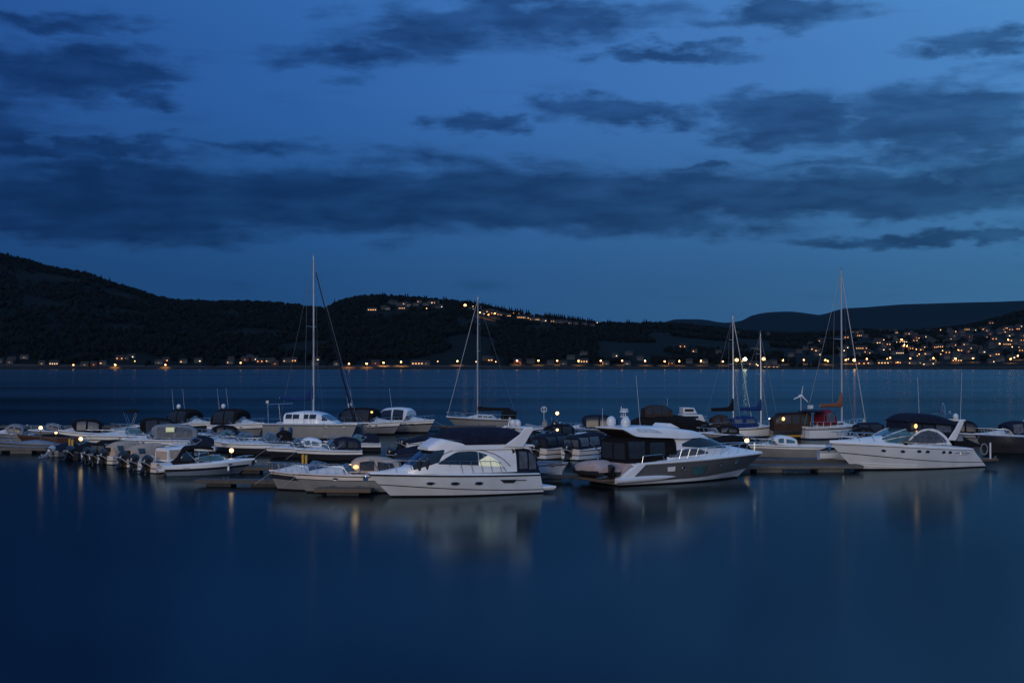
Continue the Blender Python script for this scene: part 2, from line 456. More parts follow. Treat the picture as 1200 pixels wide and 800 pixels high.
def placed(pxl, pxr, py, hd, B):
    """centre, heading and length of a boat that spans two bearings at a given distance"""
    d = dist(py); h = R(hd); ext = (pxr-pxl)/F*d
    L = (ext-.5*B*abs(math.sin(h)))/max(.25, abs(math.cos(h)))
    cx = ((pxl+pxr)/2-600)/F*d; cy = d+.25*B
    # stern position
    return Vector((cx-math.cos(h)*L/2, cy-math.sin(h)*L/2, 0)), h, L
def sternat(px, py, hd): return W(px, py), R(hd)

BAND = [.06, .10, .50, .56, 1.0]
# ------------------------------------------------------------------ kinds of boat
def express(label, pxl, pxr, py, hd, B=3.0, fs=1.0, fb=1.35, hullm='gelcoat', stripe='stripe', deckm='gelcoat', lower=None,
            canopy='navy_canvas', ctop=1.75, c0=.04, c1=.52, ws=.66, glass='glass_blue', pane='vinyl', radar_on=False, arch_on=False,
            rail_on=True, rh=.35, ports=3, ants=0, bands=None, cockpit=True, cat='motor cruiser', name='motor_cruiser', group=None, aftp=True, wsh=.62, lamp=None,
            spread=.0, bimini=False, stern_at=None, L=None, seat=True, entry=2.3):
    if stern_at: loc, h = stern_at
    else: loc, h, L = placed(pxl, pxr, py, hd, B)
    root = thing(name, label, cat, loc, h, group)
    H = Hull(L, B, fs, fb, entry=entry)
    mats = ['antifoul', 'stripe', lower or hullm, stripe, hullm]
    H.build(root, bands or [.05, .12, .60, .68, 1.0], mats)
    rhf = lambda t: rh*max(0, min(1, (t-ws+.08)/.06))*max(0, min(1, (.93-t)/.25))
    H.deck(root, lambda t: .05+.12*math.sin(math.pi*min(1,t)), roof=(rhf, .62), cockpit=(.05, ws-.08, .42, .8) if cockpit else None, mats=(deckm, 'nonskid'))
    H.rubrail(root, 'stripe' if hullm != 'dark_hull' else 'steel', .03)
    wz = H.sz(ws)+.16
    xw = L*ws; wdt = H.hb(ws-.1)*.80
    if glass: windshield(root, xw, L*(ws-.20), wdt, wz+.02, wsh, rake=.55, m=glass)
    if canopy:
        x0, x1 = L*c0, L*c1; zb = (H.sz(.2)+.12) if not bimini else (H.sz(.3)+ctop-.28); zt = H.sz(.3)+ctop
        lift = (zb+.1) if not bimini else zb
        ZT = ip((x0, zb+(zt-zb)*(.62 if not bimini else .6)), (x0+(x1-x0)*.2, zt-.12*(not bimini)), (x0+(x1-x0)*.6, zt), (x1-.35, zt-.10), (x1, zt-.35 if not bimini else zb+.12))
        ZB = (lambda x: zb) if bimini else ip((x0, zb), (x1-.5, zb+.08), (x1, wz+wsh-.12))
        W_ = ip((x0, H.hb(.1)*.82), (x1, wdt*.96))
        D = Dome(x0, x1, W_, ZT, ZB, e=.55, tumble=.12)
        c = D.build(root, 'canopy' if not bimini else 'bimini', canopy, fore=True, bottom=bimini)
        if bimini:
            mb = MB()
            for sd in (1, -1):
                mb.tube([(x0+.15, sd*W_(x0), zb), (x0+(x1-x0)*.5, sd*wdt, H.sz(.3)+.1)], .02, 5)
                mb.tube([(x1-.1, sd*W_(x1), zb), (x0+(x1-x0)*.5, sd*wdt, H.sz(.3)+.1)], .02, 5)
            mb.build('frame', 'steel', c)
        elif pane:
            a = .5*(x0+x1)
            for sd in (1, -1):
                D.pane(c, 'window', pane, x0+(x1-x0)*.10, a-.12, lambda x: zb+.18, lambda x: ZT(x)-.28, sd, nx=8)
                D.pane(c, 'window', pane, a+.08, x1-.5, lambda x: max(zb+.2, ZB(x)+.1), lambda x: ZT(x)-.26, sd, nx=8)
            if aftp: D.aftpane(c, 'window', pane, -W_(x0)*.6, W_(x0)*.6, zb+.15, zb+(zt-zb)*.48)
    if arch_on: arch(root, L*(c0+.14), H.hb(.2)*.92, H.sz(.2), ctop+.05, lean=-.5 if arch_on == 1 else .5)
    zr = H.sz(.3)+ctop
    if radar_on: radar(root, (L*(c0+.12), 0, zr+.02), .24)
    for k in range(ants): antenna(root, (L*(c0+.10+.06*k), (-1)**k*B*.3, zr-.1), 2.3)
    if rail_on: H.rail(root, ws-.04, .985, .5, .1, dz=.05)
    for k in range(ports):
        for sd in (1, -1): H.port(root, ws+.03-.09*k+.05, .80, .17, .07, sd)
    a_ = H.edge(.95,0,.05,1); MB().tube([a_, a_+Vector((.5,.5,-.35)), a_+Vector((1.1,1.2,-.75))], .013, 4).build('mooring_line', 'rope', root)
    if seat and cockpit and (not canopy or bimini): seats(root, H, ws-.3, H.sz(.3)-.4)
    if lamp:
        g = MB().ball(lamp, (.14,.14,.12), 10, 6).build('cabin_lamp', 'warm_glow', root)
        point(root, (lamp[0], lamp[1], lamp[2]), 5, (1,.6,.25), .1)
    for sd in (1,-1):
        for t in (.05,.5,.9):
            cl = MB(); p = H.edge(t, .1, .1, sd); cl.tube([p-Vector((.1,0,0)), p+Vector((.1,0,0))], .018, 5); cl.tube([p, p-Vector((0,0,.08))], .02, 5)
            cl.build('cleat', 'steel', root)
    return root, H, L

def downlight(parent, loc, power, col, size=.5, cone=130):
    l = bpy.data.lights.new('lamp_light', 'SPOT'); l.energy = power; l.color = col; l.shadow_soft_size = size; l.spot_size = R(cone); l.spot_blend = .4
    o = bpy.data.objects.new('lamp_light', l); COL.objects.link(o); o.location = loc; o.parent = parent
    return o
def point(parent, loc, power, col=(1,.7,.35), size=.08):
    l = bpy.data.lights.new('lamp_light', 'POINT'); l.energy = power; l.color = col; l.shadow_soft_size = size
    o = bpy.data.objects.new('lamp_light', l); COL.objects.link(o); o.location = loc
    if parent: o.parent = parent
    return o

def runabout(label, px, py, hd, L=5.2, B=2.1, hullm='gelcoat', stripe='stripe', cover=None, shield=True, motor='engine_black', tilt=.5, mscale=1.2, upper=None,
             cabin=None, cabin_panel=None, group=None, cat='motorboat', name='motorboat', fs=.62, fb=.95, twin=False, hatch=True, canopy=None, pane='vinyl_pale'):
    """small boat with outboard on the transom, placed by its stern"""
    loc, h = sternat(px, py, hd)
    root = thing(name, label, cat, loc, h, group)
    H = Hull(L, B, fs, fb, stern=.88, entry=2.1)
    H.build(root, [.04, .10, .45, .55, 1], ['antifoul', 'stripe', upper or hullm, stripe, hullm])
    H.deck(root, lambda t: .06+.10*math.sin(math.pi*t), cockpit=(.06, .60, .4, .8), mats=(upper or hullm, 'nonskid'))
    H.rubrail(root, 'rubber', .03)
    ys = (-.32, .32) if twin else (0,)
    for y in ys: outboard(root, -.30, y, fs*.72+.12, mscale, motor, tilt)
    if cabin:   # fabric tent over the cockpit
        zb = fs+.10; zt = fs+1.15
        D = Dome(.25, L*.74, ip((.25, B*.42), (L*.6, B*.36), (L*.74, B*.25)), ip((.25, zt-.35), (L*.25, zt), (L*.5, zt+.05), (L*.74, zb+.25)), zb, e=.6, tumble=.15)
        c = D.build(root, 'canopy', cabin, fore=True)
        for sd in (1, -1): D.pane(c, 'window', 'glass', L*.12, L*.22, zb+.35, zb+.75, sd); D.pane(c, 'window', 'glass', L*.42, L*.54, zb+.35, zb+.8, sd)
        D.aftpane(c, 'window', 'glass', -.35, .3, zb+.28, zb+.62)
    elif cabin_panel:
        zb = fs+.1; zt = fs+1.15
        D = Dome(L*.2, L*.78, ip((L*.2, B*.40), (L*.6, B*.38), (L*.78, B*.25)), ip((L*.2, zt-.05), (L*.45, zt), (L*.56, zt-.05), (L*.78, zb+.1)), zb, e=.35, tumble=.12)
        c = D.build(root, 'cabin', 'gelcoat', fore=True)
        for sd in (1, -1): D.pane(c, 'panel', cabin_panel, L*.23, L*.46, zb+.22, zt-.2, sd); D.pane(c, 'window', 'glass_teal', L*.49, L*.62, zb+.30, lambda x: D.ZT(x)-.16, sd)
        D.aftpane(c, 'panel', cabin_panel, -.7, .7, zb+.15, zt-.3)
        D.front(c, 'window', 'glass_teal', L*.58, L*.70, .5, 2.64)
    elif canopy:
        zb = fs+.10; zt = fs+1.25
        D = Dome(.15, L*.56, ip((.15, B*.43), (L*.56, B*.36)), ip((.15, zt-.25), (L*.2, zt), (L*.45, zt), (L*.56, zt-.2)), zb, e=.5, tumble=.12)
        c = D.build(root, 'canopy', canopy, fore=True)
        for sd in (1, -1): D.pane(c, 'window', pane, .35, L*.24, zb+.2, zt-.25, sd); D.pane(c, 'window', pane, L*.28, L*.50, zb+.25, zt-.22, sd)
        D.aftpane(c, 'window', pane, -.75, -.05, zb+.15, zt-.42); D.aftpane(c, 'window', pane, .05, .75, zb+.15, zt-.42)
        windshield(root, L*.68, L*.48, B*.36, fs+.22, .5, .4)
    elif cover:
        D = Dome(.1, L*.9, ip((.1, B*.46), (L*.5, B*.46), (L*.9, B*.12)), ip((.1, fs+.3), (L*.5, fs+.75), (L*.65, fs+.6), (L*.9, fb+.12)), ip((.1, fs+.0), (L*.9, fb-.02)), e=.8)
        D.build(root, 'cover', cover)
    if shield and not (cabin or cabin_panel or cover or canopy):
        windshield(root, L*.66, L*.50, B*.36, fs+.2, .48, .35); seats(root, H, .4, fs-.35)
    H.rail(root, .66, .97, .3, .08, .1, dz=.05, r=.015)
    return root, H

def rig(root, x, H0, H1, boomlen, cover, boomdir=-1, L=10, B=3, spread=(.55,.78), fore=None, aft=None, r=.085, boomz=None, raised=.5, bowz=1.2, sternz=1.1, furl=False, sag=0.0):
    m = MB().tube([(x,0,H0), (x+.0,0,H0+(H1-H0)*.6), (x-.04,0,H1)], r, 8, r2=r*.72)
    m.cyl((x-.04,0,H1), .05, .18, 6)
    mast = m.build('mast', 'mast_alloy', root)
    sp = MB()
    for f in spread:
        z = H0+(H1-H0)*f
        for sd in (1,-1): sp.tube([(x,0,z), (x-.25, sd*B*.27, z+.06)], .03, 5)
    sp.build('spreader', 'mast_alloy', mast)
    MB().tube([(x-.04,0,H1+.15),(x-.3,0,H1+.25)], .015, 4).box((x-.04,0,H1+.32), (.05,.05,.3)).build('masthead_gear', 'wire', mast)
    w = MB()
    top = Vector((x-.04,0,H1))
    if fore: w.tube([top, fore], .042 if furl else .02, 6, mi=1 if furl else 0)
    if aft: w.tube([top, aft], .016, 4)
    for sd in (1,-1):
        z2 = H0+(H1-H0)*spread[-1]
        w.tube([top, (x-.25, sd*B*.27, z2+.06), (x-.2, sd*B*.46, 1.2)], .016, 4)
        w.tube([(x,0,H0+(H1-H0)*spread[0]), (x+.5, sd*B*.44, 1.2)], .014, 4)
    w.build('rigging', ['wire', 'mast_alloy'], root)
    bz = boomz if boomz else H0+.9
    xe = x+boomdir*boomlen
    MB().tube([(x+boomdir*.1,0,bz), (xe,0,bz-.05)], .07, 8).build('boom', 'mast_alloy', root)
    rows = []; n = 16
    for i in range(n+1):
        f = i/n; xx = x+boomdir*(.0+boomlen*.98*f)
        hgt = .22+.10*math.sin(f*9)*(.5) * .3 + raised*1.5*max(0, 1-f*4.2)**1.6 + .12*(1-f); wd = .17-.05*f
        zc = bz-.06 - sag*math.sin(math.pi*f)
        rows.append([Vector((xx, wd*math.cos(q)*(1 if abs(math.sin(q)) < .8 else .8), zc+(hgt if math.sin(q) > 0 else .14)*math.sin(q))) for q in [2*math.pi*j/12 for j in range(12)]])
    mb = MB(); mb.grid(rows, close=True); mb.add(rows[-1], [tuple(range(12))]); mb.add(rows[0], [tuple(range(12))])
    mb.build('sail_cover', cover, root)
    return mast

def sailboat(label, pxl, pxr, py, hd, B=3.0, fs=.95, fb=1.25, hullm='gelcoat_dull_shaded', mastpx=None, masttop=300, mastx=.58, cover='navy_canvas', boomlen=3.6, tent=None, tentpane=None,
             furl=False, raised=.5, boomz=None, tentx=(.08,.42), tenth=1.5, sprayhood='navy_canvas', deckm='gelcoat', rub='stripe', r=.085, solar=False, sag=0):
    loc, h, L = placed(pxl, pxr, py, hd, B)
    root = thing('sailboat', label, 'sailboat', loc, h)
    H = Hull(L, B, fs, fb, rake=L*.16, stern=.66, entry=1.9, wide=.45, fine=.4)
    H.build(root, [.06,.12,.80,.88,1], ['antifoul', 'blue_stripe', hullm, rub, hullm])
    rhf = lambda t: .42*max(0, min(1, (t-.36)/.04))*max(0, min(1, (.80-t)/.16))
    H.deck(root, lambda t: .08, roof=(rhf, .60), cockpit=(.08, .34, .45, .55), mats=(deckm, 'nonskid'))
    H.rubrail(root, 'teak', .03)
    cw = MB()
    for sd in (1,-1):
        for t in (.44,.52,.60):
            x = H.x(t,1); y = sd*H.hb(t)*.585; z = H.sz(t)+.30
            cw.box((x, y, z), (.5,.05,.16))
    cw.build('window', 'glass', root)
    d = loc.y + math.sin(h)*L*mastx
    x = L*mastx if mastpx is None else L*mastx
    ztop = CAMH + (426-masttop)/F*(loc.y+math.sin(h)*x)
    rig(root, x, H.sz(.6)+.4, ztop, boomlen, cover, -1, L, B, fore=(L*.985,0,fb+.1), aft=(.05,0,fs+.1), r=r, boomz=boomz, furl=furl, raised=raised, sag=sag)
    H.rail(root, .80, .985, .6, .08, .07, dz=.03, mid=True, name='pulpit')
    st = MB()
    for sd in (1,-1):
        for t in (.02,.12,.22,.34,.46,.58,.70,.80):
            p = H.edge(t, .08, .02, sd); st.tube([p, p+Vector((0,0,.6))], .014, 4)
        st.tube([H.edge(t, .08, .6, sd) for t in (.02,.12,.22,.34,.46,.58,.70,.80)], .010, 4)
    st.build('lifelines', 'steel', root)
    if tent:
        zb = fs+.1; zt = fs+tenth; x0, x1 = L*tentx[0], L*tentx[1]
        D = Dome(x0, x1, ip((x0, B*.34), (x1, B*.40)), ip((x0, zt-.35), ((x0+x1)/2, zt), (x1-.3, zt-.1), (x1, zt-.5)), zb, e=.5, tumble=.15)
        c = D.build(root, 'canopy', tent, fore=True)
        if tentpane:
            for sd in (1,-1):
                D.pane(c, 'window', tentpane, x0+.25, x0+(x1-x0)*.38, zb+.5, zt-.35, sd, nx=6); D.pane(c, 'window', tentpane, x0+(x1-x0)*.55, x0+(x1-x0)*.88, zb+.5, zt-.35, sd, nx=6)
    elif sprayhood:
        x0, x1 = L*.33, L*.46; zb = fs+.3
        D = Dome(x0, x1, B*.30, ip((x0, zb+.75), (x1-.3, zb+.7), (x1, zb+.1)), zb, e=.55)
        D.build(root, 'sprayhood', sprayhood, aft=False)
    return root, H, L

def lamp_post(label, px, py_bulb, d, zdeck=.52, power=30, r=.10, post='pole_metal', group='lamps along the pontoons', name='dock_lamp', m='bulb'):
    z = CAMH-(py_bulb-426)/F*d; x = (px-600)/F*d
    root = thing(name, label, 'lamp', (x, d, zdeck), 0, group)
    h = z-zdeck
    MB().cyl((0,0,0), .12, .05, 12).cyl((0,0,.05), .045, h-.15, 10).cyl((0,0,h-.12), .09, .06, 12).build('post', post, root)
    MB().ball((0,0,h), r*1.6, 14, 9).build('lamp_globe', m, root)
    MB().cyl((0,0,h+r*1.45), r*.9, .05, 12, r2=r*.3).build('lamp_cap', 'pole_metal', root)
    point(root, (0,0,h), power*.22, (1,.56,.20), r*1.15)
    return root

def pontoon(label, a, b, w=2.4, z=.5, fstep=3.2, flo='concrete', group='floating pontoons of the marina', flen=2.0, wood=False):
    a = Vector((a[0],a[1],0)); b = Vector((b[0],b[1],0)); d = b-a; Ln = d.length; h = math.atan2(d.y, d.x)
    root = thing('pontoon', label, 'pontoon', a, h, group)
    mb = MB().box((Ln/2, 0, z-.05), (Ln, w, .10)); mb.build('deck', 'planks', root)
    eb = MB()
    for sd in (1,-1): eb.box((Ln/2, sd*(w/2+.04), z-.12), (Ln, .08, .22))
    eb.box((-.04,0,z-.12), (.08,w+.16,.22)); eb.box((Ln+.04,0,z-.12), (.08,w+.16,.22))
    eb.build('edge_beam', ('concrete' if flo == 'concrete' else 'planks') if not wood else 'teak', root)
    n = max(1, int(Ln/fstep))
    for i in range(n):
        x = (i+.5)*Ln/n
        MB().box((x, 0, (z-.24)/2-.1), (flen, w-.15, z-.02)).build('float', flo, root, bevel=.03)
    for i in range(max(2, int(Ln/4))):
        x = (i+.5)*Ln/max(2, int(Ln/4))
        for sd in (1,-1): cb = MB(); cb.tube([(x-.14,sd*(w/2-.15),z+.08),(x+.14,sd*(w/2-.15),z+.08)], .025, 5); cb.box((x,sd*(w/2-.15),z+.03), (.06,.05,.08)); cb.build('cleat', 'pole_metal', root)
    return root
# ================================================================== the three big cruisers
def flybridge():
    loc, h, L = placed(427, 633, 580.5, 205, 3.6)
    B = 3.7
    r = thing('flybridge_cruiser', 'large white flybridge cruiser in the foreground with navy upper deck cover and pale saloon window', 'motor yacht', loc, h)
    H = Hull(L, B, 1.20, 1.42, rake=1.5, p=1.6, stern=.93, entry=2.4, trans=.35)
    st = lambda t: .18+.34*t**1.6
    H.build(r, [.03,.07, st, lambda t: st(t)+.045, .93, 1.0], ['antifoul','stripe','gelcoat_cool','stripe','gelcoat_cool','stripe'])
    sup = ip((0,.0),(.66,.02),(.72,.18),(.80,.50),(.9,.42),(1,.0))
    H.deck(r, lambda t: .10+.28*math.sin(math.pi*t**1.5), roof=(lambda t: .30*max(0,min(1,(t-.62)/.1))*max(0,min(1,(.95-t)/.2)), .66), cockpit=(.03,.22,.3,.8), mats=('gelcoat','gelcoat'))
    H.rubrail(r, 'stripe', .04, .95)
    for t in (.76,.625,.475):
        for sd in (1,-1): H.port(r, t, .62, .26, .10, sd)
    for sd in (1,-1):
        H.poly(r, [(.20,.76),(.33,.77),(.30,.60),(.23,.59)], sd, 'vinyl', 'air_vent')
        H.poly(r, [(.13,.73),(.20,.74),(.20,.70),(.14,.69)], sd, 'stripe', 'name_stripe')
    # saloon
    f = lambda k: k*L
    ZT = ip((f(.17),2.9),(f(.30),3.02),(f(.55),3.10),(f(.62),2.95),(f(.70),2.42),(f(.775),1.86),(f(.80),1.7))
    ZB = lambda x: 1.38+.04*x/L
    Wf = ip((f(.17),1.58),(f(.5),1.60),(f(.66),1.42),(f(.76),1.05),(f(.80),.8))
    D = Dome(f(.17), f(.795), Wf, ZT, ZB, e=.34, tumble=.13)
    c = D.build(r, 'cabin', 'gelcoat', fore=True, nx=34, nph=30)
    # windows: dark part and the pale aft part
    zlo = ip((f(.24),1.72),(f(.45),1.88),(f(.64),1.98))
    zhi = ip((f(.25),1.76),(f(.30),2.15),(f(.36),2.50),(f(.44),2.70),(f(.52),2.68),(f(.58),2.42),(f(.64),2.02))
    zlo2 = ip((f(.24),1.72),(f(.37),1.80),(f(.46),1.88)) 
    for sd in (1,-1):
        D.pane(c, 'window', 'glass', f(.405), f(.638), zlo, zhi, sd, nx=14)
        D.pane(c, 'window', 'saloon_pale', f(.255), f(.40), zlo2, lambda x: min(zhi(x), 2.50-(x-f(.33))*.5), sd, nx=12)
        D.pane(c, 'window', 'glass', f(.345), f(.40), lambda x: 2.53-(x-f(.33))*.5, zhi, sd, nx=4, nz=3)
        for q in (.29,.325,.36):
            mb = MB()
            mb.tube([D.pt(f(q), D.phi(f(q),1.80) if sd > 0 else math.pi-D.phi(f(q),1.80), .03), D.pt(f(q)+.12, D.phi(f(q),zhi(f(q))-.05) if sd > 0 else math.pi-D.phi(f(q),zhi(f(q))-.05), .03)], .015, 5)
            mb.build('window_divider', 'gelcoat', c)
        arc = [D.pt(f(q), D.phi(f(q), z) if sd > 0 else math.pi-D.phi(f(q), z), .02) for q, z in ((.21,1.75),(.25,2.15),(.30,2.48),(.37,2.72),(.45,2.84),(.53,2.83),(.60,2.60),(.655,2.2))]
        MB().tube(arc, .022, 5).build('window_moulding', 'stripe', c)
    for sd in (1,-1): D.pane(c, 'windshield_corner', 'glass', f(.598), f(.633), lambda x: 2.74-(x-f(.598))/f(.035)*.58, lambda x: min(2.82, D.ZT(x)-.1), sd, nx=5, nz=3)
    D.front(c, 'windshield', 'glass', f(.632), f(.768), .10, math.pi-.10, off=.025)
    # flybridge coaming (forward brow) and its cover
    D2 = Dome(f(.13), f(.68), ip((f(.13),1.42),(f(.5),1.45),(f(.61),1.2),(f(.68),.9)), ip((f(.13),3.12),(f(.5),3.38),(f(.59),3.50),(f(.68),2.98)), 2.78, e=.4, tumble=.05)
    D2.build(r, 'flybridge', 'gelcoat', fore=True)
    D3 = Dome(f(.13), f(.61), ip((f(.13),1.40),(f(.45),1.42),(f(.57),1.2),(f(.61),.8)), ip((f(.13),3.85),(f(.18),4.02),(f(.40),4.10),(f(.54),4.02),(f(.58),3.80),(f(.61),3.40)), 3.08, e=.6, tumble=.12)
    D3.build(r, 'upper_deck_cover', 'navy_canvas', fore=True)
    # arch
    mb = MB()
    prof = [(f(.25),2.95),(f(.13),2.85),(f(.09),3.55),(f(.06),4.00),(f(.09),4.10),(f(.12),4.06),(f(.15),3.65)]
    for sd in (1,-1): mb.slab(prof, sd*1.40, sd*1.56)
    mb.box((f(.09),0,4.02), (.6,2.85,.14))
    a = mb.build('radar_arch', 'gelcoat', r, bevel=.04)
    MB().box((f(.145),0,2.94), (f(.17),2.95,.14)).build('deck_overhang', 'gelcoat', r, bevel=.05)
    # aft cockpit enclosure
    D4 = Dome(f(.018), f(.19), ip((f(.018),1.42),(f(.19),1.5)), ip((f(.018),1.45),(f(.04),2.2),(f(.072),2.72),(f(.19),2.88)), 1.15, e=.3, tumble=.05)
    e = D4.build(r, 'cockpit_enclosure', 'navy_canvas')
    for sd in (1,-1):
        D4.pane(e, 'window', 'vinyl_pale', f(.045), f(.088), 1.5, lambda x: D4.ZT(x)-.25, sd)
        D4.pane(e, 'window', 'vinyl_pale', f(.10), f(.15), 1.55, lambda x: D4.ZT(x)-.22, sd)
    MB().box((-.35,0,.34), (1.0,3.1,.16)).box((-.35,0,.22), (.9,2.9,.1)).build('swim_platform', 'gelcoat', r, bevel=.04)
    H.rail(r, .28, .985, .72, .16, .065, dz=.12, r=.022, mid=False)
    an = MB(); an.tube([(L-.3,0,1.5),(L+.12,0,1.42),(L+.18,0,1.15)], .05, 6); an.slab([(L+.0,1.25),(L+.3,1.30),(L+.25,1.05),(L+.1,.98)], -.16, .16)
    an.build('anchor', 'steel', r)
    MB().box((f(.89),0,2.02), (.55,.55,.05)).build('deck_hatch', 'glass', r, bevel=.02)
    mb = MB(); mb.tube([(f(.12),-.9,4.1),(f(.11),-.9,4.55)], .025, 6); mb.box((f(.11),-.9,4.55), (.1,.1,.12)); mb.build('navigation_light', 'gelcoat_cool', r)
    for (y, sz) in ((-.45,.20),(.3,.20)):
        radar(r, (f(.11), y, 4.12), sz)
    MB().tube([(f(.30),1.35,3.15),(f(.60),1.30,3.45)], .02, 5).tube([(f(.30),-1.35,3.15),(f(.60),-1.30,3.45)], .02, 5).build('grab_rail', 'steel', r)
    # two dark ball fenders on the near rail
    M_ = Matrix.Translation(loc) @ Matrix.Rotation(h, 4, 'Z')
    for i, t in enumerate((.80,.765)):
        p = H.edge(t, .16, .45, 1); p = M_ @ p
        o = thing('fender', ['black fender standing on the foredeck rail of the flybridge cruiser, the one nearer the bow','black fender standing on the foredeck rail of the flybridge cruiser, the one nearer the windshield'][i], 'fender', p, 0, 'black fenders on the flybridge cruiser')
        MB().cyl((0,0,-.16), .12, .45, 12, r2=.15).ball((0,0,-.16), (.12,.12,.09), 12, 6).ball((0,0,.30), (.15,.15,.12), 12, 6).build('bladder', 'rubber', o)
        MB().tube([(0,0,.4),(0,0,.55),(.12,.1,.5)], .012, 5).build('cord', 'rope', o)
    return r

def sport_yacht():
    loc = Vector((6.05, 94.4, 0)); h = R(30); L = 13.5; B = 4.15
    r = thing('sport_yacht', 'large sport yacht with grey hull, white hardtop and two white radar domes, showing its stern', 'motor yacht', loc, h)
    H = Hull(L, B, 1.35, 1.62, rake=2.3, p=1.3, stern=.96, entry=2.5, trans=1.1, fine=.55)
    b1 = lambda t: .20+.30*max(0,t-.55)**1.2*1.6
    b2 = lambda t: .27+.30*max(0,t-.55)**1.2*1.6
    H.build(r, [.03, .07, b1, .97, 1.0], ['antifoul','stripe','gelcoat_cool','grey_hull','gelcoat'])
    f = lambda k: k*L
    H.deck(r, lambda t: .12+.60*max(0,math.sin(math.pi*t**2.0)), roof=(lambda t: .15*max(0,min(1,(t-.3)/.2))*max(0,min(1,(.95-t)/.2)), .7), cockpit=(.05,.28,.3,.78), mats=('gelcoat','gelcoat'))
    # gunwale moulding
    g = MB()
    for sd in (1,-1):
        g.tube([H.edge(t, .0, .04, sd) for t in TS if t > .06], .08, 8)
    g.build('gunwale', 'gelcoat', r)
    # stern quarters (white wedge), lower sponson
    for sd in (1,-1):
        mb = MB(); prof = [(f(-.01),.55),(f(.015),.52),(f(.16),.52),(f(.17),1.42),(f(.10),1.46)]
        mb.slab([(f(-.005),.55),(f(.075),.55),(f(.155),1.44),(f(.105),1.50)], sd*(B/2*.86), sd*(B/2+.05)); mb.build('stern_quarter', 'gelcoat', r, bevel=.05)
        rows = []
        for i in range(15):
            t = i/14; x = f(-.03)+f(.36)*t; rr = .19*(1-t**5)+.005; rows.append([Vector((x, sd*(B/2*.985+.02)+rr*.8*math.cos(q), .40+.10*t+rr*math.sin(q))) for q in [2*math.pi*j/12 for j in range(12)]])
        mb = MB(); mb.grid(rows, close=True); mb.add(rows[0], [tuple(range(12))]); mb.build('sponson', 'gelcoat_cool', r)
        H.poly(r, [(.515,.73),(.63,.74),(.615,.36),(.54,.35)], sd, 'glass_teal', 'hull_window')
        H.poly(r, [(.335,.80),(.39,.81),(.39,.60),(.34,.59)], sd, 'gelcoat', 'fuel_cover')
        for t, zz, rx in ((.455,.70,.13),(.73,.75,.13),(.855,.78,.12)): H.port(r, t, zz, rx, .13, sd)
    # deckhouse
    ZT = ip((f(.30),2.9),(f(.42),3.35),(f(.50),3.40),(f(.58),3.05),(f(.68),2.55),(f(.76),2.2))
    D = Dome(f(.30), f(.76), ip((f(.3),1.62),(f(.5),1.6),(f(.65),1.35),(f(.76),.75)), ZT, lambda x: 1.45+.12*x/L, e=.36, tumble=.17)
    c = D.build(r, 'deckhouse', 'gelcoat', nx=30, nph=30, fore=True)
    for sd in (1,-1):
        D.pane(c, 'window', 'glass', f(.40), f(.71), ip((f(.40),2.42),(f(.55),2.28),(f(.71),2.20)), ip((f(.40),2.62),(f(.50),2.98),(f(.58),2.84),(f(.66),2.50),(f(.71),2.26)), sd, nx=16)
        D.pane(c, 'window', 'vinyl_pale', f(.315), f(.56), ip((f(.315),1.72),(f(.56),1.9)), ip((f(.315),1.9),(f(.36),2.20),(f(.48),2.25),(f(.56),2.0)), sd, nx=12)
    D.front(c, 'windshield', 'glass', f(.585), f(.70), .55, math.pi-.55)
    # hardtop with long aft overhang
    top = ip((f(.03),3.80),(f(.15),3.86),(f(.30),3.80),(f(.42),3.58),(f(.50),3.44),(f(.56),3.15)); bot = ip((f(.03),3.70),(f(.05),3.60),(f(.12),3.20),(f(.30),3.05),(f(.42),2.96),(f(.56),3.0))
    T = Dome(f(.03), f(.56), ip((f(.03),1.66),(f(.4),1.68),(f(.56),1.2)), top, bot, e=.32, tumble=.10)
    t_ = T.build(r, 'hardtop', 'gelcoat', fore=True, bottom=True, nx=26, nph=28)
    for sd in (1,-1): T.pane(t_, 'window', 'glass_bright', f(.12), f(.27), ip((f(.12),3.50),(f(.27),3.36)), ip((f(.12),3.72),(f(.19),3.70),(f(.27),3.42)), sd)
    MB().slab([(f(.036),3.60),(f(.046),3.64),(f(.125),3.22),(f(.115),3.12)], -1.50, 1.50).build('overhang_shade', 'brown_canvas', t_)  # dark panel imitates the shade under the hardtop overhang
    mb = MB(); mb.slab([(f(.34),3.75),(f(.36),3.98),(f(.42),3.62)], -.9, .9); mb.build('sunroof_fairing', 'gelcoat', t_, bevel=.03)
    # cockpit enclosure in black fabric
    E = Dome(f(.06), f(.36), ip((f(.06),1.55),(f(.36),1.6)), ip((f(.06),3.05),(f(.12),3.18),(f(.2),3.16),(f(.36),3.02)), 1.30, e=.3, tumble=.06)
    e = E.build(r, 'cockpit_enclosure', 'black_canvas')
    for sd in (1,-1):
        E.pane(e, 'window', 'vinyl', f(.075), f(.17), 1.75, 2.85, sd); E.pane(e, 'window', 'vinyl', f(.20), f(.29), 1.85, 2.75, sd)
    E.aftpane(e, 'window', 'vinyl', -1.35, -.1, 1.7, 2.75); E.aftpane(e, 'window', 'vinyl', .1, 1.35, 1.7, 2.75)
    MB().box((-.62,0,.42), (1.5,3.9,.16)).build('swim_platform', 'teak', r, bevel=.04)
    MB().slab([(-.05,.5),(f(.10),.5),(f(.12),1.45),(f(.06),1.45)], -1.72, 1.72).build('transom_door', 'pink_canvas', r, bevel=.03)  # pink tint puts lamp light into the transom colour
    mb = MB(); mb.tube([(-.2,.5,.5),(-.25,.5,1.3),(.1,.5,2.1),(-.7,.5,2.75)], .05, 8); mb.build('passerelle', 'steel', r)
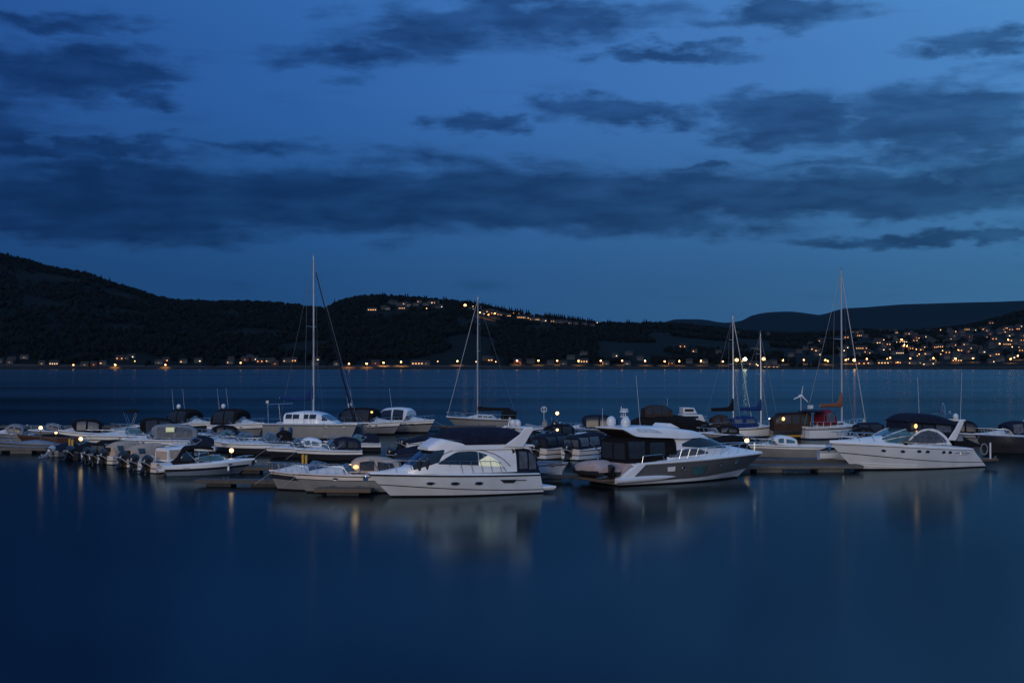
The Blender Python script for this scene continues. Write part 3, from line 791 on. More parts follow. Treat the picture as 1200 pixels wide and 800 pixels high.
    for y in (.85,-.85): radar(r, (f(.09), y, 3.84), .33)
    mb = MB()
    for y in (-.12,.12): mb.tube([(f(.13),y,3.8),(f(.125),y,4.75)], .03, 6)
    mb.box((f(.125),0,4.45), (.3,.5,.08)); mb.cyl((f(.125),0,4.75), .30, .12, 12); mb.box((f(.125),0,4.95), (.12,.7,.1)); mb.tube([(f(.125),.35,4.5),(f(.125),.35,5.15)], .02, 5)
    mb.build('radar_mast', 'gelcoat_cool', r)
    antenna(r, (f(.17), -1.0, 3.8), 3.4, .1); antenna(r, (f(.06), 1.3, 3.8), 1.2, 0)
    H.rail(r, .40, .985, .62, .22, .06, dz=.22, r=.022)
    mb = MB()
    for sd in (1,-1): mb.tube([H.edge(.14,.15,.1,sd), H.edge(.15,.15,.55,sd), H.edge(.30,.15,.6,sd), H.edge(.32,.15,.2,sd)], .022, 6)
    mb.build('grab_rail', 'steel', r)
    MB().box((f(.84),0,2.02), (.5,.5,.05)).build('deck_hatch', 'glass', r, bevel=.02)
    # covered tender lying across the platform
    Mx = Matrix.Translation(loc) @ Matrix.Rotation(h, 4, 'Z')
    p = Mx @ Vector((-.70, -1.80, .52))
    t = thing('tender', 'small inflatable tender under a pinkish grey cover on the stern platform of the sport yacht', 'tender', p, h+R(90)); t.scale = (1.28,1.15,1.2)
    tb = MB()
    for sd in (1,-1):
        tb.tube([(0,sd*.55,.32),(1.6,sd*.6,.32),(2.5,sd*.5,.36),(3.0,sd*.2,.42),(3.12,0,.43)], .22, 12)
    tb.build('tube', 'rubber', t)
    Dm = Dome(-.05, 3.2, ip((-.05,.74),(1.8,.80),(2.7,.55),(3.2,.12)), ip((-.05,.62),(.8,.98),(1.8,.90),(2.6,.70),(3.2,.52)), .36, e=.75)
    Dm.build(t, 'cover', 'pink_canvas', fore=True)
    MB().slab([(-.35,.7),(.0,.8),(.05,.1),(-.15,.0)], -.14, .14).build('outboard_motor', 'engine_black', t, bevel=.05)
    MB().tube([(.7,.2,.9),(.9,.2,1.15),(1.2,.2,1.25)], .03, 6).build('grab_handle', 'steel', t)
    for x in (.6,2.3): cr = MB(); cr.slab([(x-.06,0),(x+.06,0),(x+.05,.16),(x-.05,.16)], -.45, .45); cr.build('cradle', 'steel', t)
    return r

def big_express():
    loc, h, L = placed(958, 1164, 549.5, 206, 3.9)
    B = 3.95
    r = thing('express_cruiser', 'long white express cruiser on the right, bow left, with navy canopy and six oval portholes', 'motor yacht', loc, h)
    f = lambda k: k*L
    H = Hull(L, B, 1.42, 2.15, rake=2.4, p=1.5, stern=.94, entry=2.35, trans=1.6)
    st = lambda t: .26+.36*t**1.7
    H.build(r, [.03,.06, st, lambda t: st(t)+.035, .92, .945, 1.0], ['antifoul','stripe','gelcoat_cool','stripe','gelcoat_cool','stripe','gelcoat'])
    H.deck(r, lambda t: .12+.33*math.sin(math.pi*t**1.3), roof=(lambda t: .30*max(0,min(1,(t-.55)/.12))*max(0,min(1,(.95-t)/.25)), .66), cockpit=(.04,.46,.35,.74), mats=('gelcoat','gelcoat'))
    for t in (.80,.695,.59,.53,.40,.345):
        for sd in (1,-1): H.port(r, t, .80-.03*(t>.6), .19, .10, sd)
    # spray rails
    sp = MB()
    for sd in (1,-1):
        for k in (.10,.19): sp.tube([H.p(t, k+.25*(t-.62), sd, .02) for t in (.60,.7,.78,.85,.9,.94)], .03, 5)
    sp.build('spray_rails', 'gelcoat', r)
    # metallic model lettering: 4 5 S shapes between tapering bars
    for sd in (1,-1):
        lg = MB(); P = lambda t, z: H.p(t, z, sd, .025)
        def bar(pts, rr=.022): lg.tube([P(*q) for q in pts], rr, 5)
        dx = -.0 
        z0, z1, zm = .70, .86, .78
        xs = lambda k: .265-.030*k if sd > 0 else .175+.030*k
        s_ = -1 if sd > 0 else 1
        bar([(xs(-.9),zm),(xs(-.2),zm+.02)], .03); bar([(xs(2.8),zm),(xs(3.9),zm)], .03)
        bar([(xs(0)+s_*.016,z0),(xs(0)+s_*.016,z1),(xs(0)-s_*.002,zm),(xs(0)+s_*.022,zm)])
        for k in (1,2):
            q = xs(k); bar([(q+s_*.018,z1),(q,z1),(q,zm),(q+s_*.018,zm),(q+s_*.018,z0),(q,z0)])
        lg.build('number_lettering', 'steel', r)
    # forward deckhouse hump + windshield
    ZT = ip((f(.40),2.55),(f(.50),2.75),(f(.60),2.72),(f(.68),2.40))
    zdk = lambda x: H.sz(x/L)+.3
    ws = Dome(f(.37), f(.70), ip((f(.37),1.55),(f(.55),1.5),(f(.66),1.15),(f(.70),.8)), ip((f(.37),3.15),(f(.47),3.2),(f(.56),3.02),(f(.64),2.65),(f(.70),2.3)), lambda x: H.sz(x/L)+.18, e=.42, tumble=.14)
    w = ws.build(r, 'windshield', 'glass_teal', nx=20, nph=24, fore=True)
    fr = MB()
    for ph in (.25,1.05,math.pi-1.05,math.pi-.25): fr.tube([ws.pt(f(.42)+(f(.70)-f(.42))*i/10, ph, .02) for i in range(11)], .03, 6)
    fr.tube([ws.pt(f(.42), ph, .02) for ph in np.linspace(0, math.pi, 20)], .03, 6)
    fr.tube([ws.pt(f(.692), ph, .02) for ph in np.linspace(0, math.pi, 20)], .035, 6)
    fr.build('frame', 'gelcoat', w)
    # side eyebrow mouldings with windows
    for sd in (1,-1):
        mb = MB(); W0 = 1.60
        arcp = []
        for i in range(25):
            t = i/24; x = f(.26)+(f(.57)-f(.26))*t; z = 1.8+ (3.08-1.8)*math.sin(math.pi*(t**.9))**.65*(1 if t < .5 else 1)
            arcp.append((x, min(3.06, z)))
        arcp = [(f(.25),1.75)] + arcp[1:] + [(f(.60),2.05)]
        mb.slab(arcp, sd*(W0-.10), sd*(W0+.04), yf=lambda x, z: 1-(z-1.8)*.07)
        eb = mb.build('side_moulding', 'gelcoat', r, bevel=.02)
        wp = [(f(.285),2.02),(f(.31),2.40),(f(.35),2.76),(f(.41),2.95),(f(.465),2.84),(f(.51),2.55),(f(.555),2.12),(f(.47),1.98),(f(.38),1.94)]
        MB().slab(wp, sd*(W0+.01), sd*(W0+.06), yf=lambda x, z: 1-(z-1.8)*.07).build('window', 'vinyl_pale' , eb, smooth=False)
    # canopy
    C_ = Dome(f(.17), f(.545), ip((f(.17),1.42),(f(.42),1.5),(f(.545),1.25)), ip((f(.17),3.5),(f(.25),3.85),(f(.36),4.15),(f(.45),4.22),(f(.515),4.05),(f(.545),3.75)), ip((f(.17),3.15),(f(.30),3.35),(f(.545),3.62)), e=.5, tumble=.1)
    c = C_.build(r, 'canopy', 'navy_canvas', fore=True, bottom=True)
    # clear side curtains under it
    S = Dome(f(.22), f(.535), ip((f(.22),1.42),(f(.535),1.26)), ip((f(.22),3.3),(f(.535),3.68)), lambda x: 2.3+.4*(x>f(.5)), e=.22, tumble=.04)
    s_ = S.build(r, 'side_curtain', 'navy_canvas', fore=True)
    for sd in (1,-1):
        S.pane(s_, 'window', 'vinyl_pale', f(.24), f(.34), 2.75, lambda x: S.ZT(x)-.12, sd); S.pane(s_, 'window', 'vinyl', f(.36), f(.43), 2.85, lambda x: S.ZT(x)-.12, sd); S.pane(s_, 'window', 'vinyl', f(.445), f(.52), 2.95, lambda x: S.ZT(x)-.12, sd)
    MB().ball((f(.49), 1.36, 3.28), (.14,.08,.17), 12, 8).build('cabin_lamp', 'warm_glow', r)
    MB().ball((f(.49), 1.44, 2.88), (.08,.05,.09), 12, 8).build('cabin_lamp', 'win_dim', r)
    point(r, (f(.49), 1.62, 3.2), .6, (1,.62,.25), .12)
    # arch
    mb = MB()
    for sd in (1,-1): mb.slab([(f(.275),2.15),(f(.22),2.1),(f(.18),3.0),(f(.158),3.5),(f(.175),3.68),(f(.195),3.5),(f(.22),3.0)], sd*1.46, sd*1.60)
    mb.box((f(.155),0,3.62), (.45,2.95,.15)); mb.build('radar_arch', 'gelcoat', r, bevel=.04)
    radar(r, (f(.16), .7, 3.72), .22)
    mb = MB(); mb.tube([(f(.21),0,3.7),(f(.21),0,4.9)], .03, 6)
    for y in (-.3,.3): mb.tube([(f(.21),y,3.7),(f(.21),y,4.5),(f(.21),y*.5,4.85),(f(.21),0,4.95)], .025, 6)
    mb.tube([(f(.25),-.6,4.1),(f(.17),.6,4.1)], .02, 5); mb.box((f(.21),0,4.3), (.2,.35,.25)); mb.ball((f(.18),.35,4.2), .12, 8, 6)
    mb.build('radar_mast', 'steel', r)
    antenna(r, (f(.16),1.2,3.7), 3.6, .05); antenna(r, (f(.30),-1.2,3.9), 3.0, -.05)
    # aft tent
    A = Dome(f(.02), f(.22), ip((f(.02),1.4),(f(.22),1.45)), ip((f(.02),1.80),(f(.10),2.25),(f(.22),3.3)), 1.55, e=.45, tumble=.1)
    a = A.build(r, 'aft_canopy', 'black_canvas')
    for sd in (1,-1): A.pane(a, 'window', 'grey_canvas', f(.15), f(.20), 2.05, lambda x: A.ZT(x)-.25, sd)
    MB().box((-.55,0,.52), (1.3,3.4,.18)).build('swim_platform', 'teak', r, bevel=.04)
    MB().tube([(-.55,1.5,.5),(-.55,1.5,1.85)], .07, 10).build('boarding_post', 'gelcoat_cool', r)
    mb = MB(); mb.tube([(-.1+.35*math.cos(q), 1.3, 1.35+.42*math.sin(q)) for q in [2*math.pi*i/20 for i in range(21)]], .055, 8); mb.build('life_ring', 'grey_canvas', r)
    mb = MB(); mb.tube([(-.8,1.6,.55),(-1.1,1.5,.75),(-1.3,1.3,.6)], .08, 8); mb.build('stern_fitting', 'teak', r)
    H.rail(r, .36, .985, .66, .18, .062, dz=.14, r=.024)
    an = MB(); an.tube([(L-.3,0,2.1),(L+.10,0,2.0),(L+.15,0,1.7)], .05, 6); an.slab([(L-.05,1.85),(L+.25,1.80),(L+.2,1.55),(L+.05,1.5)], -.15, .15); an.build('anchor', 'steel', r)
    MB().box((f(.86),0,2.62), (.5,.5,.05)).build('deck_hatch', 'glass', r, bevel=.02)
    return r

def catamaran():
    # two hulls, bridge deck, cabin, mast; bows towards the right
    loc, h, L = placed(311, 415, 514, -14, 5.2)
    B = 5.2; L = 10.4
    r = thing('sailing_catamaran', 'white sailing catamaran with the tallest mast and blue sail cover, moored in the second row', 'catamaran', loc, h)
    for sd in (1,-1):
        H = Hull(L, 1.6, 1.55, 1.6, rake=.7, p=1, stern=.85, entry=1.8, fine=.3)
        e = bpy.data.objects.new('float_hull', None)
        o = H.build(r, [.06,.10,.9,.96,1], ['antifoul','stripe','gelcoat_dull_shaded','stripe','gelcoat_dull_shaded'], name='hull')
        o.location = (0, sd*1.85, 0)
        d = H.deck(r, lambda t: .06, mats=('gelcoat_cool','nonskid')); d.location = (0, sd*1.85, 0)
        for t in (.25,.72,.90): 
            for s2 in (1,-1):
                q = H.port(r, t, .80, .16, .08, s2); q.location = (0, sd*1.85, 0)
    MB().slab([(0.4,1.5),(L*.68,1.55),(L*.68,1.0),(L*.6,.85),(.4,.85)], -1.7, 1.7).build('bridge_deck', 'gelcoat_dull_shaded', r, bevel=.05)
    MB().tube([(L*.93,-1.85,1.5),(L*.93,1.85,1.5)], .10, 8).build('cross_beam', 'mast_alloy', r)
    MB().box((L*.80,0,1.42), (L*.24,2.3,.02)).build('trampoline', 'wire', r)
    D = Dome(L*.20, L*.74, ip((L*.2,1.9),(L*.55,1.85),(L*.74,1.0)), ip((L*.2,2.75),(L*.4,2.95),(L*.55,2.75),(L*.68,2.1),(L*.74,1.7)), 1.55, e=.38, tumble=.14)
    c = D.build(r, 'cabin', 'gelcoat', fore=True)
    for sd in (1,-1):
        for a, b in ((.22,.29),(.30,.37),(.42,.47),(.48,.55),(.61,.66)): D.pane(c, 'window', 'glass', L*a, L*b, lambda x: 2.15 if x < L*.6 else 1.95, lambda x: min(2.6, D.ZT(x)-.18), sd, nx=5)
    D.front(c, 'window', 'glass_blue', L*.60, L*.70, .6, math.pi-.6)
    ztop = CAMH+(426-303)/F*(loc.y)
    rig(r, L*.46, 2.9, ztop, 3.9, 'blue_canvas', -1, L, B*.9, fore=(L*.95,0,1.6), aft=(.2,1.6,1.6), r=.11, boomz=4.35, raised=1.0, furl=False, sag=.15)
    # dark furled jib on the forestay
    ft = Vector((L*.46+.25,0,ztop-1.6)); fb_ = Vector((L*.90,0,2.0)); MB().tube([ft, ft.lerp(fb_,.5), fb_], .05, 7, r2=.09).build('furled_jib', 'navy_canvas', r)
    # stern gantry with pole
    mb = MB()
    for sd in (1,-1): mb.tube([(.3,sd*1.6,1.6),(.15,sd*1.5,3.6)], .04, 6)
    mb.tube([(.15,-1.5,3.6),(.15,1.5,3.6)], .04, 6); mb.tube([(.2,-1.4,3.65),(2.9,-1.2,3.75)], .035, 6); mb.box((.12,-1.5,3.9), (.3,.1,.3))
    mb.build('stern_gantry', 'steel', r)
    mb = MB()
    for sd in (1,-1): mb.tube([(.1+L*.11*i, sd*2.5, 2.15) for i in range(9)], .014, 4)
    for sd in (1,-1):
        for i in range(9): mb.tube([(.1+L*.11*i, sd*2.5, 1.6),(.1+L*.11*i, sd*2.5, 2.15)], .014, 4)
    mb.build('lifelines', 'steel', r)
    Mx = Matrix.Translation(loc) @ Matrix.Rotation(h, 4, 'Z')
    for i, x in enumerate((2.3,3.3)):
        p = Mx @ Vector((x, -2.86, .95)); o = thing('fender', ['dark blue fender hanging on the side of the catamaran, the left one of two','dark blue fender hanging on the side of the catamaran, the right one of two'][i], 'fender', p, 0, 'fenders of the catamaran')
        MB().cyl((0,0,-.35), .16, .6, 12).ball((0,0,-.35), (.16,.16,.12), 12, 6).ball((0,0,.25), (.16,.16,.12), 12, 6).build('bladder', 'blue_rubber', o)
        MB().tube([(0,0,.36),(0,0,.85)], .014, 5).build('cord', 'rope', o)
    return r

flybridge(); sport_yacht(); big_express(); catamaran()

# ================================================================== second row behind, bows to the right
express('white motor cruiser with black canopy and dark hull band, leftmost of the row behind', 190, 257, 510, -38, B=3.1, fs=1.15, fb=1.5, canopy='black_canvas', ctop=1.75, c1=.58, radar_on=True, ants=2, pane='vinyl', bands=[.05,.12,.25,.80,1.0])
express('white motor cruiser with radar ball on black canopy, left of the catamaran', 243, 316, 512, -30, B=3.2, fs=1.2, fb=1.55, canopy='black_canvas', ctop=1.85, c1=.58, radar_on=True, ants=2, lower='gelcoat_dull_shaded', hullm='gelcoat')  # lower hull darkened in colour to imitate its shadow side
express('white motor cruiser with dark canopy and a warm lamp inside, right of the catamaran', 393, 474, 509, -22, B=3.1, fs=1.1, fb=1.5, canopy='black_canvas', ctop=1.9, c1=.60, lower='gelcoat_dull_shaded', ants=2, radar_on=True, lamp=(4.6,-1.05,2.55))
express('white motor cruiser with low white hardtop, bow furthest right of the pale row behind', 440, 513, 507, -26, B=3.1, fs=1.15, fb=1.5, canopy='gelcoat_cool', ctop=1.75, c1=.58, lower='gelcoat_dull_shaded', pane='glass', ants=1, bands=[.05,.12,.66,.78,1.0])

# left: cruisers bow left
express('white cruiser with a dark bimini top on tall frame, half hidden at the left', 128, 212, 516, 190, B=2.9, fs=1.0, fb=1.2, canopy='black_canvas', bimini=True, ctop=2.2, c0=.62, c1=.82, ports=1, arch_on=0)
express('white cruiser with black canopy ending in a straight edge, bow left, above the beige tents', 98, 208, 524, 196, B=3.0, fs=1.05, fb=1.15, canopy='black_canvas', ctop=1.75, c0=.05, c1=.42, ws=.62, lower='gelcoat', glass='glass_teal', pane='vinyl', ports=2)
_r, _H, _L = express('white cruiser with clear tent and a pale yellow lit window, bow left', 140, 231, 529, 190, B=2.9, fs=1.0, fb=1.1, canopy='grey_canvas', ctop=1.5, c0=.02, c1=.60, ws=.70, lower='gelcoat', pane='vinyl_pale', ports=1)
MB().box((_L*.36, 1.28, 2.02), (.75,.03,.42)).build('window', 'glass_lit', _r, bevel=.01)
MB().box((_L*.36, -1.28, 2.02), (.75,.03,.42)).build('window', 'glass_lit', _r, bevel=.01)
express('white boat under a dark dome canopy with two clear windows, far left, bow left', 66, 121, 519, 188, B=2.6, fs=.95, fb=1.25, canopy='black_canvas', ctop=1.45, c0=.04, c1=.68, ws=.72, glass=None, pane='vinyl_pale', ports=0)
express('low grey cabin boat cut off by the left edge of the picture', -14, 38, 519, 184, B=2.6, fs=.8, fb=1.0, canopy='grey_canvas', ctop=1.1, c0=.2, c1=.62, ws=.68, hullm='gelcoat_dull_shaded', deckm='gelcoat_dull_shaded', glass=None, ports=0, rail_on=False, pane='vinyl')
# old dark wooden launch and blue-grey hull
def launch(label, pxl, pxr, py, hd, hullm, cover, B=2.3, fs=.7, fb=.95, name='launch', zt=.25):
    loc, h, L = placed(pxl, pxr, py, hd, B); r = thing(name, label, 'launch', loc, h)
    H = Hull(L, B, fs, fb, entry=1.9, stern=.6, fine=.4); H.build(r, [.05,.1,.85,.92,1], ['antifoul','stripe',hullm,'stripe',hullm])
    H.deck(r, lambda t: .05, cockpit=(.15,.6,.35,.7), mats=(hullm,hullm)); H.rubrail(r, 'teak')
    D = Dome(L*.12, L*.66, ip((L*.12,B*.32),(L*.4,B*.4),(L*.66,B*.33)), ip((L*.12,fs+.15),(L*.4,fs+zt+.12),(L*.66,fs+.2)), fs+.02, e=.8); D.build(r, 'cover', cover, fore=True)
    H.rail(r, .75, .97, .35, .1, .1)
    return r
launch('long dark brown wooden boat lying left of the yellow post', 18, 90, 521, 184, 'brown_hull', 'black_canvas')
launch('long blue grey hull at the left edge, just below the dark brown boat', -10, 72, 530, 183, 'bluegrey_hull', 'bluegrey_hull', zt=.3)

# ================================================================== row of small boats, sterns to the viewer
runabout('small open boat with a silver tilted outboard, leftmost of the row of sterns', 62, 535, 60, L=3.8, B=1.6, hullm='gelcoat_dull_shaded', motor='engine_silver', tilt=.95, mscale=1.25, shield=False, cover='navy_canvas', fs=.45, fb=.7)
runabout('dark open boat with black outboard, second in the row of sterns', 84, 539, 60, L=4.6, B=1.9, hullm='dark_hull', tilt=.6, mscale=1.35, shield=False, cover='black_canvas')
runabout('white runabout with curved windshield and black outboard beside the beige tents', 104, 541, 58, L=5.0, B=2.0, hullm='gelcoat_cool', stripe='blue_stripe', tilt=.5, mscale=1.3)
runabout('left one of the two white boats under beige canvas tents', 124, 544, 55, L=5.4, B=2.1, hullm='gelcoat_lamplit', cabin='beige_canvas', tilt=.45, mscale=1.35)
runabout('right one of the two beige tented boats, with a big black outboard', 147, 548, 52, L=5.8, B=2.2, hullm='gelcoat_lamplit', cabin='beige_canvas', tilt=.55, mscale=1.6)
runabout('white cabin boat with tan side panel and black outboard, left of the black bimini runabout', 175, 554, 48, L=5.4, B=2.2, hullm='gelcoat_lamplit', cabin_panel='beige_canvas', tilt=.5, mscale=1.4, fs=.7)

# white runabout with black bimini in the left foreground
def bimini_boat():
    loc = W(196, 558); h = R(20); L = 6.35; B = 2.35
    r = thing('runabout', 'white runabout with open black bimini top, moored in front on the left', 'motorboat', loc+Vector((-.3,1.0,0)), h)
    H = Hull(L, B, .72, .98, rake=1.2, stern=.86, entry=2.4, trans=-.35)
    st = lambda t: .42+.10*t
    H.build(r, [.03,.08, st, .62, .64, 1.0], ['antifoul','bluegrey_hull','bluegrey_hull','stripe','stripe','gelcoat'])
    H.deck(r, lambda t: .08+.20*math.sin(math.pi*t), cockpit=(.10,.55,.38,.8), mats=('gelcoat','gelcoat')); H.rubrail(r, 'stripe', .03, .66)
    windshield(r, L*.68, L*.40, B*.40, 1.0, .42, rake=.55, m='glass_teal')
    zt = 2.12
    D = Dome(L*.18, L*.52, ip((L*.18,.92),(L*.52,.90)), ip((L*.18,zt-.28),(L*.22,zt-.04),(L*.35,zt),(L*.48,zt-.04),(L*.52,zt-.3)), ip((L*.18,zt-.40),(L*.3,zt-.22),(L*.52,zt-.34)), e=.5)
    c = D.build(r, 'bimini', 'black_canvas', bottom=True, fore=True)
    mb = MB()
    for sd in (1,-1):
        mb.tube([(L*.50,sd*.9,zt-.3),(L*.47,sd*.95,.9)], .02, 5); mb.tube([(L*.20,sd*.9,zt-.35),(L*.34,sd*.95,.9)], .02, 5); mb.tube([(L*.35,sd*.9,zt-.2),(L*.34,sd*.95,.9)], .018, 5)
    mb.build('frame', 'steel', c)
    # rear black curtain hanging from bimini to stern
    K = Dome(L*.06, L*.30, ip((L*.06,.80),(L*.30,.92)), ip((L*.06,.95),(L*.12,1.25),(L*.19,1.85),(L*.30,1.9)), .82, e=.45, tumble=.05)
    k = K.build(r, 'rear_curtain', 'black_canvas')
    for sd in (1,-1): K.pane(k, 'window', 'glass', L*.15, L*.27, 1.05, lambda x: K.ZT(x)-.2, sd)
    for sd in (1,-1):
        H.port(r, .80, .84, .16, .05, sd, 'glass')
        H.poly(r, [(.20,.78),(.30,.80),(.30,.77),(.22,.74)], sd, 'grey_canvas', 'badge')
    MB().box((-.25,0,.42), (.7,1.8,.12)).box((-.25,0,.34), (.6,1.6,.1)).build('swim_platform', 'gelcoat', r, bevel=.04)
    H.rail(r, .84, .975, .22, .12, .06, dz=.12, r=.014)
    MB().ball((L+.05,0,.86), (.08,.05,.08), 8, 6).build('bow_light', 'gelcoat', r)
    MB().slab([(L-.25,.95),(L+.02,.98),(L+.02,.70),(L-.2,.5)], -.05, .05).build('stem_guard', 'stripe', r)
    M_ = Matrix.Translation(r.location) @ Matrix.Rotation(h, 4, 'Z')
    p = M_ @ (H.p(.80, .5, -1, .1)); o = thing('fender', 'small white fender hanging at the bow of the runabout with black bimini', 'fender', p)
    MB().cyl((0,0,-.12), .08, .2, 10).ball((0,0,-.12), .08, 10, 6).ball((0,0,.08), .08, 10, 6).build('bladder', 'gelcoat', o); MB().tube([(0,0,.14),(0,.03,.4)], .01, 4).build('cord', 'rope', o)
    return r
bimini_boat()

# ================================================================== middle row of runabouts, bows left
express('white runabout with dark windshield, rearmost left of the middle row', 226, 296, 525, 186, B=2.2, fs=.75, fb=.95, canopy='navy_canvas', ctop=.85, c0=.05, c1=.45, ws=.60, hullm='gelcoat_dull_shaded', rail_on=True, ports=0, pane=None, name='runabout', cat='motorboat', rh=.08, entry=2.1, wsh=.66, glass='glass_teal')
express('white runabout with a blue hull band behind the low dock lamp', 236, 318, 529, 186, B=2.3, fs=.78, fb=.95, canopy=None, ws=.55, ports=0, name='runabout', cat='motorboat', rh=.08, entry=2.1, wsh=.72, hullm='gelcoat', lower='navy_hull', bands=[.04,.1,.3,.5,1.0])
express('white runabout with teal windshield and black stern cover, middle of the three bow left runabouts', 258, 343, 532, 187, B=2.4, fs=.85, fb=.95, canopy='black_canvas', ctop=1.25, c0=.02, c1=.24, ws=.44, ports=0, name='runabout', cat='motorboat', rh=.08, entry=2.1, wsh=.85, lower='dark_hull', bands=[.04,.1,.3,.62,1.0], pane=None)
express('white runabout with three paned cabin windshield right of the black stern cover', 309, 380, 536, 188, B=2.3, fs=.75, fb=.85, canopy='gelcoat', ctop=.95, c0=.05, c1=.42, ws=.60, ports=0, name='runabout', cat='motorboat', rh=.08, entry=2.1, wsh=.66, lower='dark_hull', bands=[.04,.1,.3,.65,1.0], pane='glass_teal')
express('white runabout with raked windshield and navy stern cover, right of the middle row', 344, 424, 539, 188, B=2.3, fs=.75, fb=.88, canopy='navy_canvas', ctop=1.15, c0=.02, c1=.44, ws=.58, ports=0, name='runabout', cat='motorboat', rh=.08, entry=2.1, wsh=.72, lower='dark_hull', bands=[.04,.1,.3,.65,1.0], pane='vinyl')

# cabin cruisers N1, N2 bow left
express('white cruiser in pink lamp light whose bow shows behind the beige canopied cruiser', 313, 396, 574, 186, B=2.5, fs=.9, fb=1.2, hullm='gelcoat_lamplit', deckm='gelcoat_lamplit', lower='gelcoat_dull_shaded', canopy=None, ws=.5, ports=0, bands=[.04,.08,.60,.86,1.0], stripe='dark_hull')
_r, _H, _L = express('white cruiser with beige canopy lit warm inside, bow left, next to the flybridge cruiser', 341, 470, 577, 187, B=2.6, fs=1.05, fb=1.18, hullm='gelcoat_lamplit', deckm='gelcoat_lamplit', lower='gelcoat_dull_shaded', canopy='beige_canvas', ctop=1.15, c0=.02, c1=.46, ws=.60, ports=1, pane='vinyl', bands=[.04,.08,.70,.74,1.0], wsh=.45, lamp=None, glass='glass_blue')
MB().ball((_L*.42, .98, 1.62), (.17,.04,.12), 12, 8).build('cabin_lamp', 'warm_glow', _r)
MB().ball((_L*.47, .2, 1.65), (.12,.12,.10), 12, 8).build('cabin_lamp', 'warm_glow', _r)
point(_r, (_L*.44, 1.35, 1.75), 1.6, (1,.6,.22), .2)
MB().tube([_H.edge(.93,0,0,1), _H.edge(.93,0,0,1)+Vector((-1.2,.15,-.6)), _H.edge(.93,0,0,1)+Vector((-2.6,.3,-.75))], .015, 4).build('mooring_line', 'rope', _r)

# boat behind: white raised bow with black outboards
runabout('white motorboat with two black outboards, bow raised towards the flybridge cruiser cover', 474, 531, 22, L=5.4, B=2.1, hullm='gelcoat', twin=True, tilt=.5, mscale=1.3, shield=False, cover='navy_canvas', fs=.9, fb=1.8)
runabout('low dark boat under a navy cover behind the beige canopied cruiser', 462, 541, 15, L=5.0, B=2.1, hullm='navy_hull', cover='navy_canvas', tilt=.1, mscale=1.1, shield=False)

# ================================================================== sailboats
sailboat('white sailboat with bare pale mast and wrapped boom, behind the flybridge cruiser', 522, 607, 501, 176, B=3.0, fs=1.0, fb=1.3, hullm='gelcoat_dull_shaded', masttop=350, mastx=.56, cover='black_canvas', boomlen=4.2, raised=.1, furl=True, boomz=2.3, tent='black_canvas', tentx=(.02,.22), tenth=1.35)
sailboat('grey sailboat with black sail cover and dark tent, left of the blue tented sailboat', 823, 886, 512, 8, B=2.8, hullm='gelcoat_dull_shaded', masttop=371, mastx=.60, cover='black_canvas', boomlen=2.6, raised=.8, tent='brown_canvas', tentpane='vinyl', tentx=(.16,.50), tenth=1.5, furl=True, boomz=3.0)
sailboat('white sailboat with bright blue tent and blue sail cover', 852, 917, 512, 10, B=2.8, hullm='gelcoat', masttop=392, mastx=.64, cover='blue_canvas', boomlen=2.5, raised=.7, tent='blue_canvas', tentpane='vinyl_pale', tentx=(.04,.52), tenth=1.35, boomz=3.05)
_r, _H, _L = sailboat('white sailboat with rust orange sail cover, wind generator and stern ladder', 936, 1026, 514, 24, B=3.3, fs=1.25, fb=1.45, hullm='gelcoat_cool', masttop=318, mastx=.60, cover='rust_canvas', boomlen=2.9, raised=1.0, boomz=3.55, furl=True, sprayhood=None, r=.10)
D = Dome(.1, 1.9, 1.2, ip((.1,3.0),(1.0,3.1),(1.9,3.0)), 2.88, e=.5); c = D.build(_r, 'bimini', 'navy_canvas', bottom=True, fore=True)
mb = MB(); [mb.tube([(x, s*1.15, 2.95), (x, s*1.15, 1.2)], .022, 5) for x in (.2,1.8) for s in (1,-1)]; mb.build('frame', 'steel', c)
D = Dome(2.1, 3.7, ip((2.1,1.1),(3.7,.9)), ip((2.1,3.0),(2.9,3.15),(3.7,2.4)), 1.5, e=.5); c = D.build(_r, 'sprayhood', 'red_canvas', fore=True)
for s in (1,-1): D.pane(c, 'window', 'vinyl_pale', 2.2, 3.3, 1.9, lambda x: D.ZT(x)-.35, s)
mb = MB(); mb.tube([(-.1,-.3,1.3),(-.15,-.3,.2)], .02, 5); mb.tube([(-.1,.1,1.3),(-.15,.1,.2)], .02, 5); [mb.tube([(-.12,-.3,z),(-.12,.1,z)], .018, 5) for z in (.3,.6,.9,1.15)]; mb.build('ladder', 'steel', _r)
mb = MB().tube([(.3,.9,1.2),(.3,.9,4.6)], .035, 6).ball((.3,.9,4.6), (.28,.1,.12), 10, 6); wg = mb.build('wind_generator', 'gelcoat_cool', _r)
for k in range(3):
    q = R(80+120*k); c_, s_ = math.cos(q), math.sin(q)
    MB().add([(.30+.07*s_, .78, 4.6-.07*c_),(.30-.07*s_, .76, 4.6+.07*c_),(.30+1.05*c_-.03*s_, .76, 4.6+1.05*s_+.03*c_),(.30+1.05*c_+.03*s_, .78, 4.6+1.05*s_-.03*c_)]+[(.30+.07*s_, .81, 4.6-.07*c_),(.30-.07*s_, .79, 4.6+.07*c_),(.30+1.05*c_-.03*s_, .79, 4.6+1.05*s_+.03*c_),(.30+1.05*c_+.03*s_, .81, 4.6+1.05*s_-.03*c_)], [(0,1,2,3),(4,5,6,7),(0,1,5,4),(1,2,6,5),(2,3,7,6),(3,0,4,7)]).build('blade', 'gelcoat', wg, smooth=False)
MB().box((1.3,.6,3.4), (.5,.3,.35)).tube([(1.3,.6,3.0),(1.3,.6,3.3)], .03, 5).build('radar_dome', 'gelcoat_cool', _r)

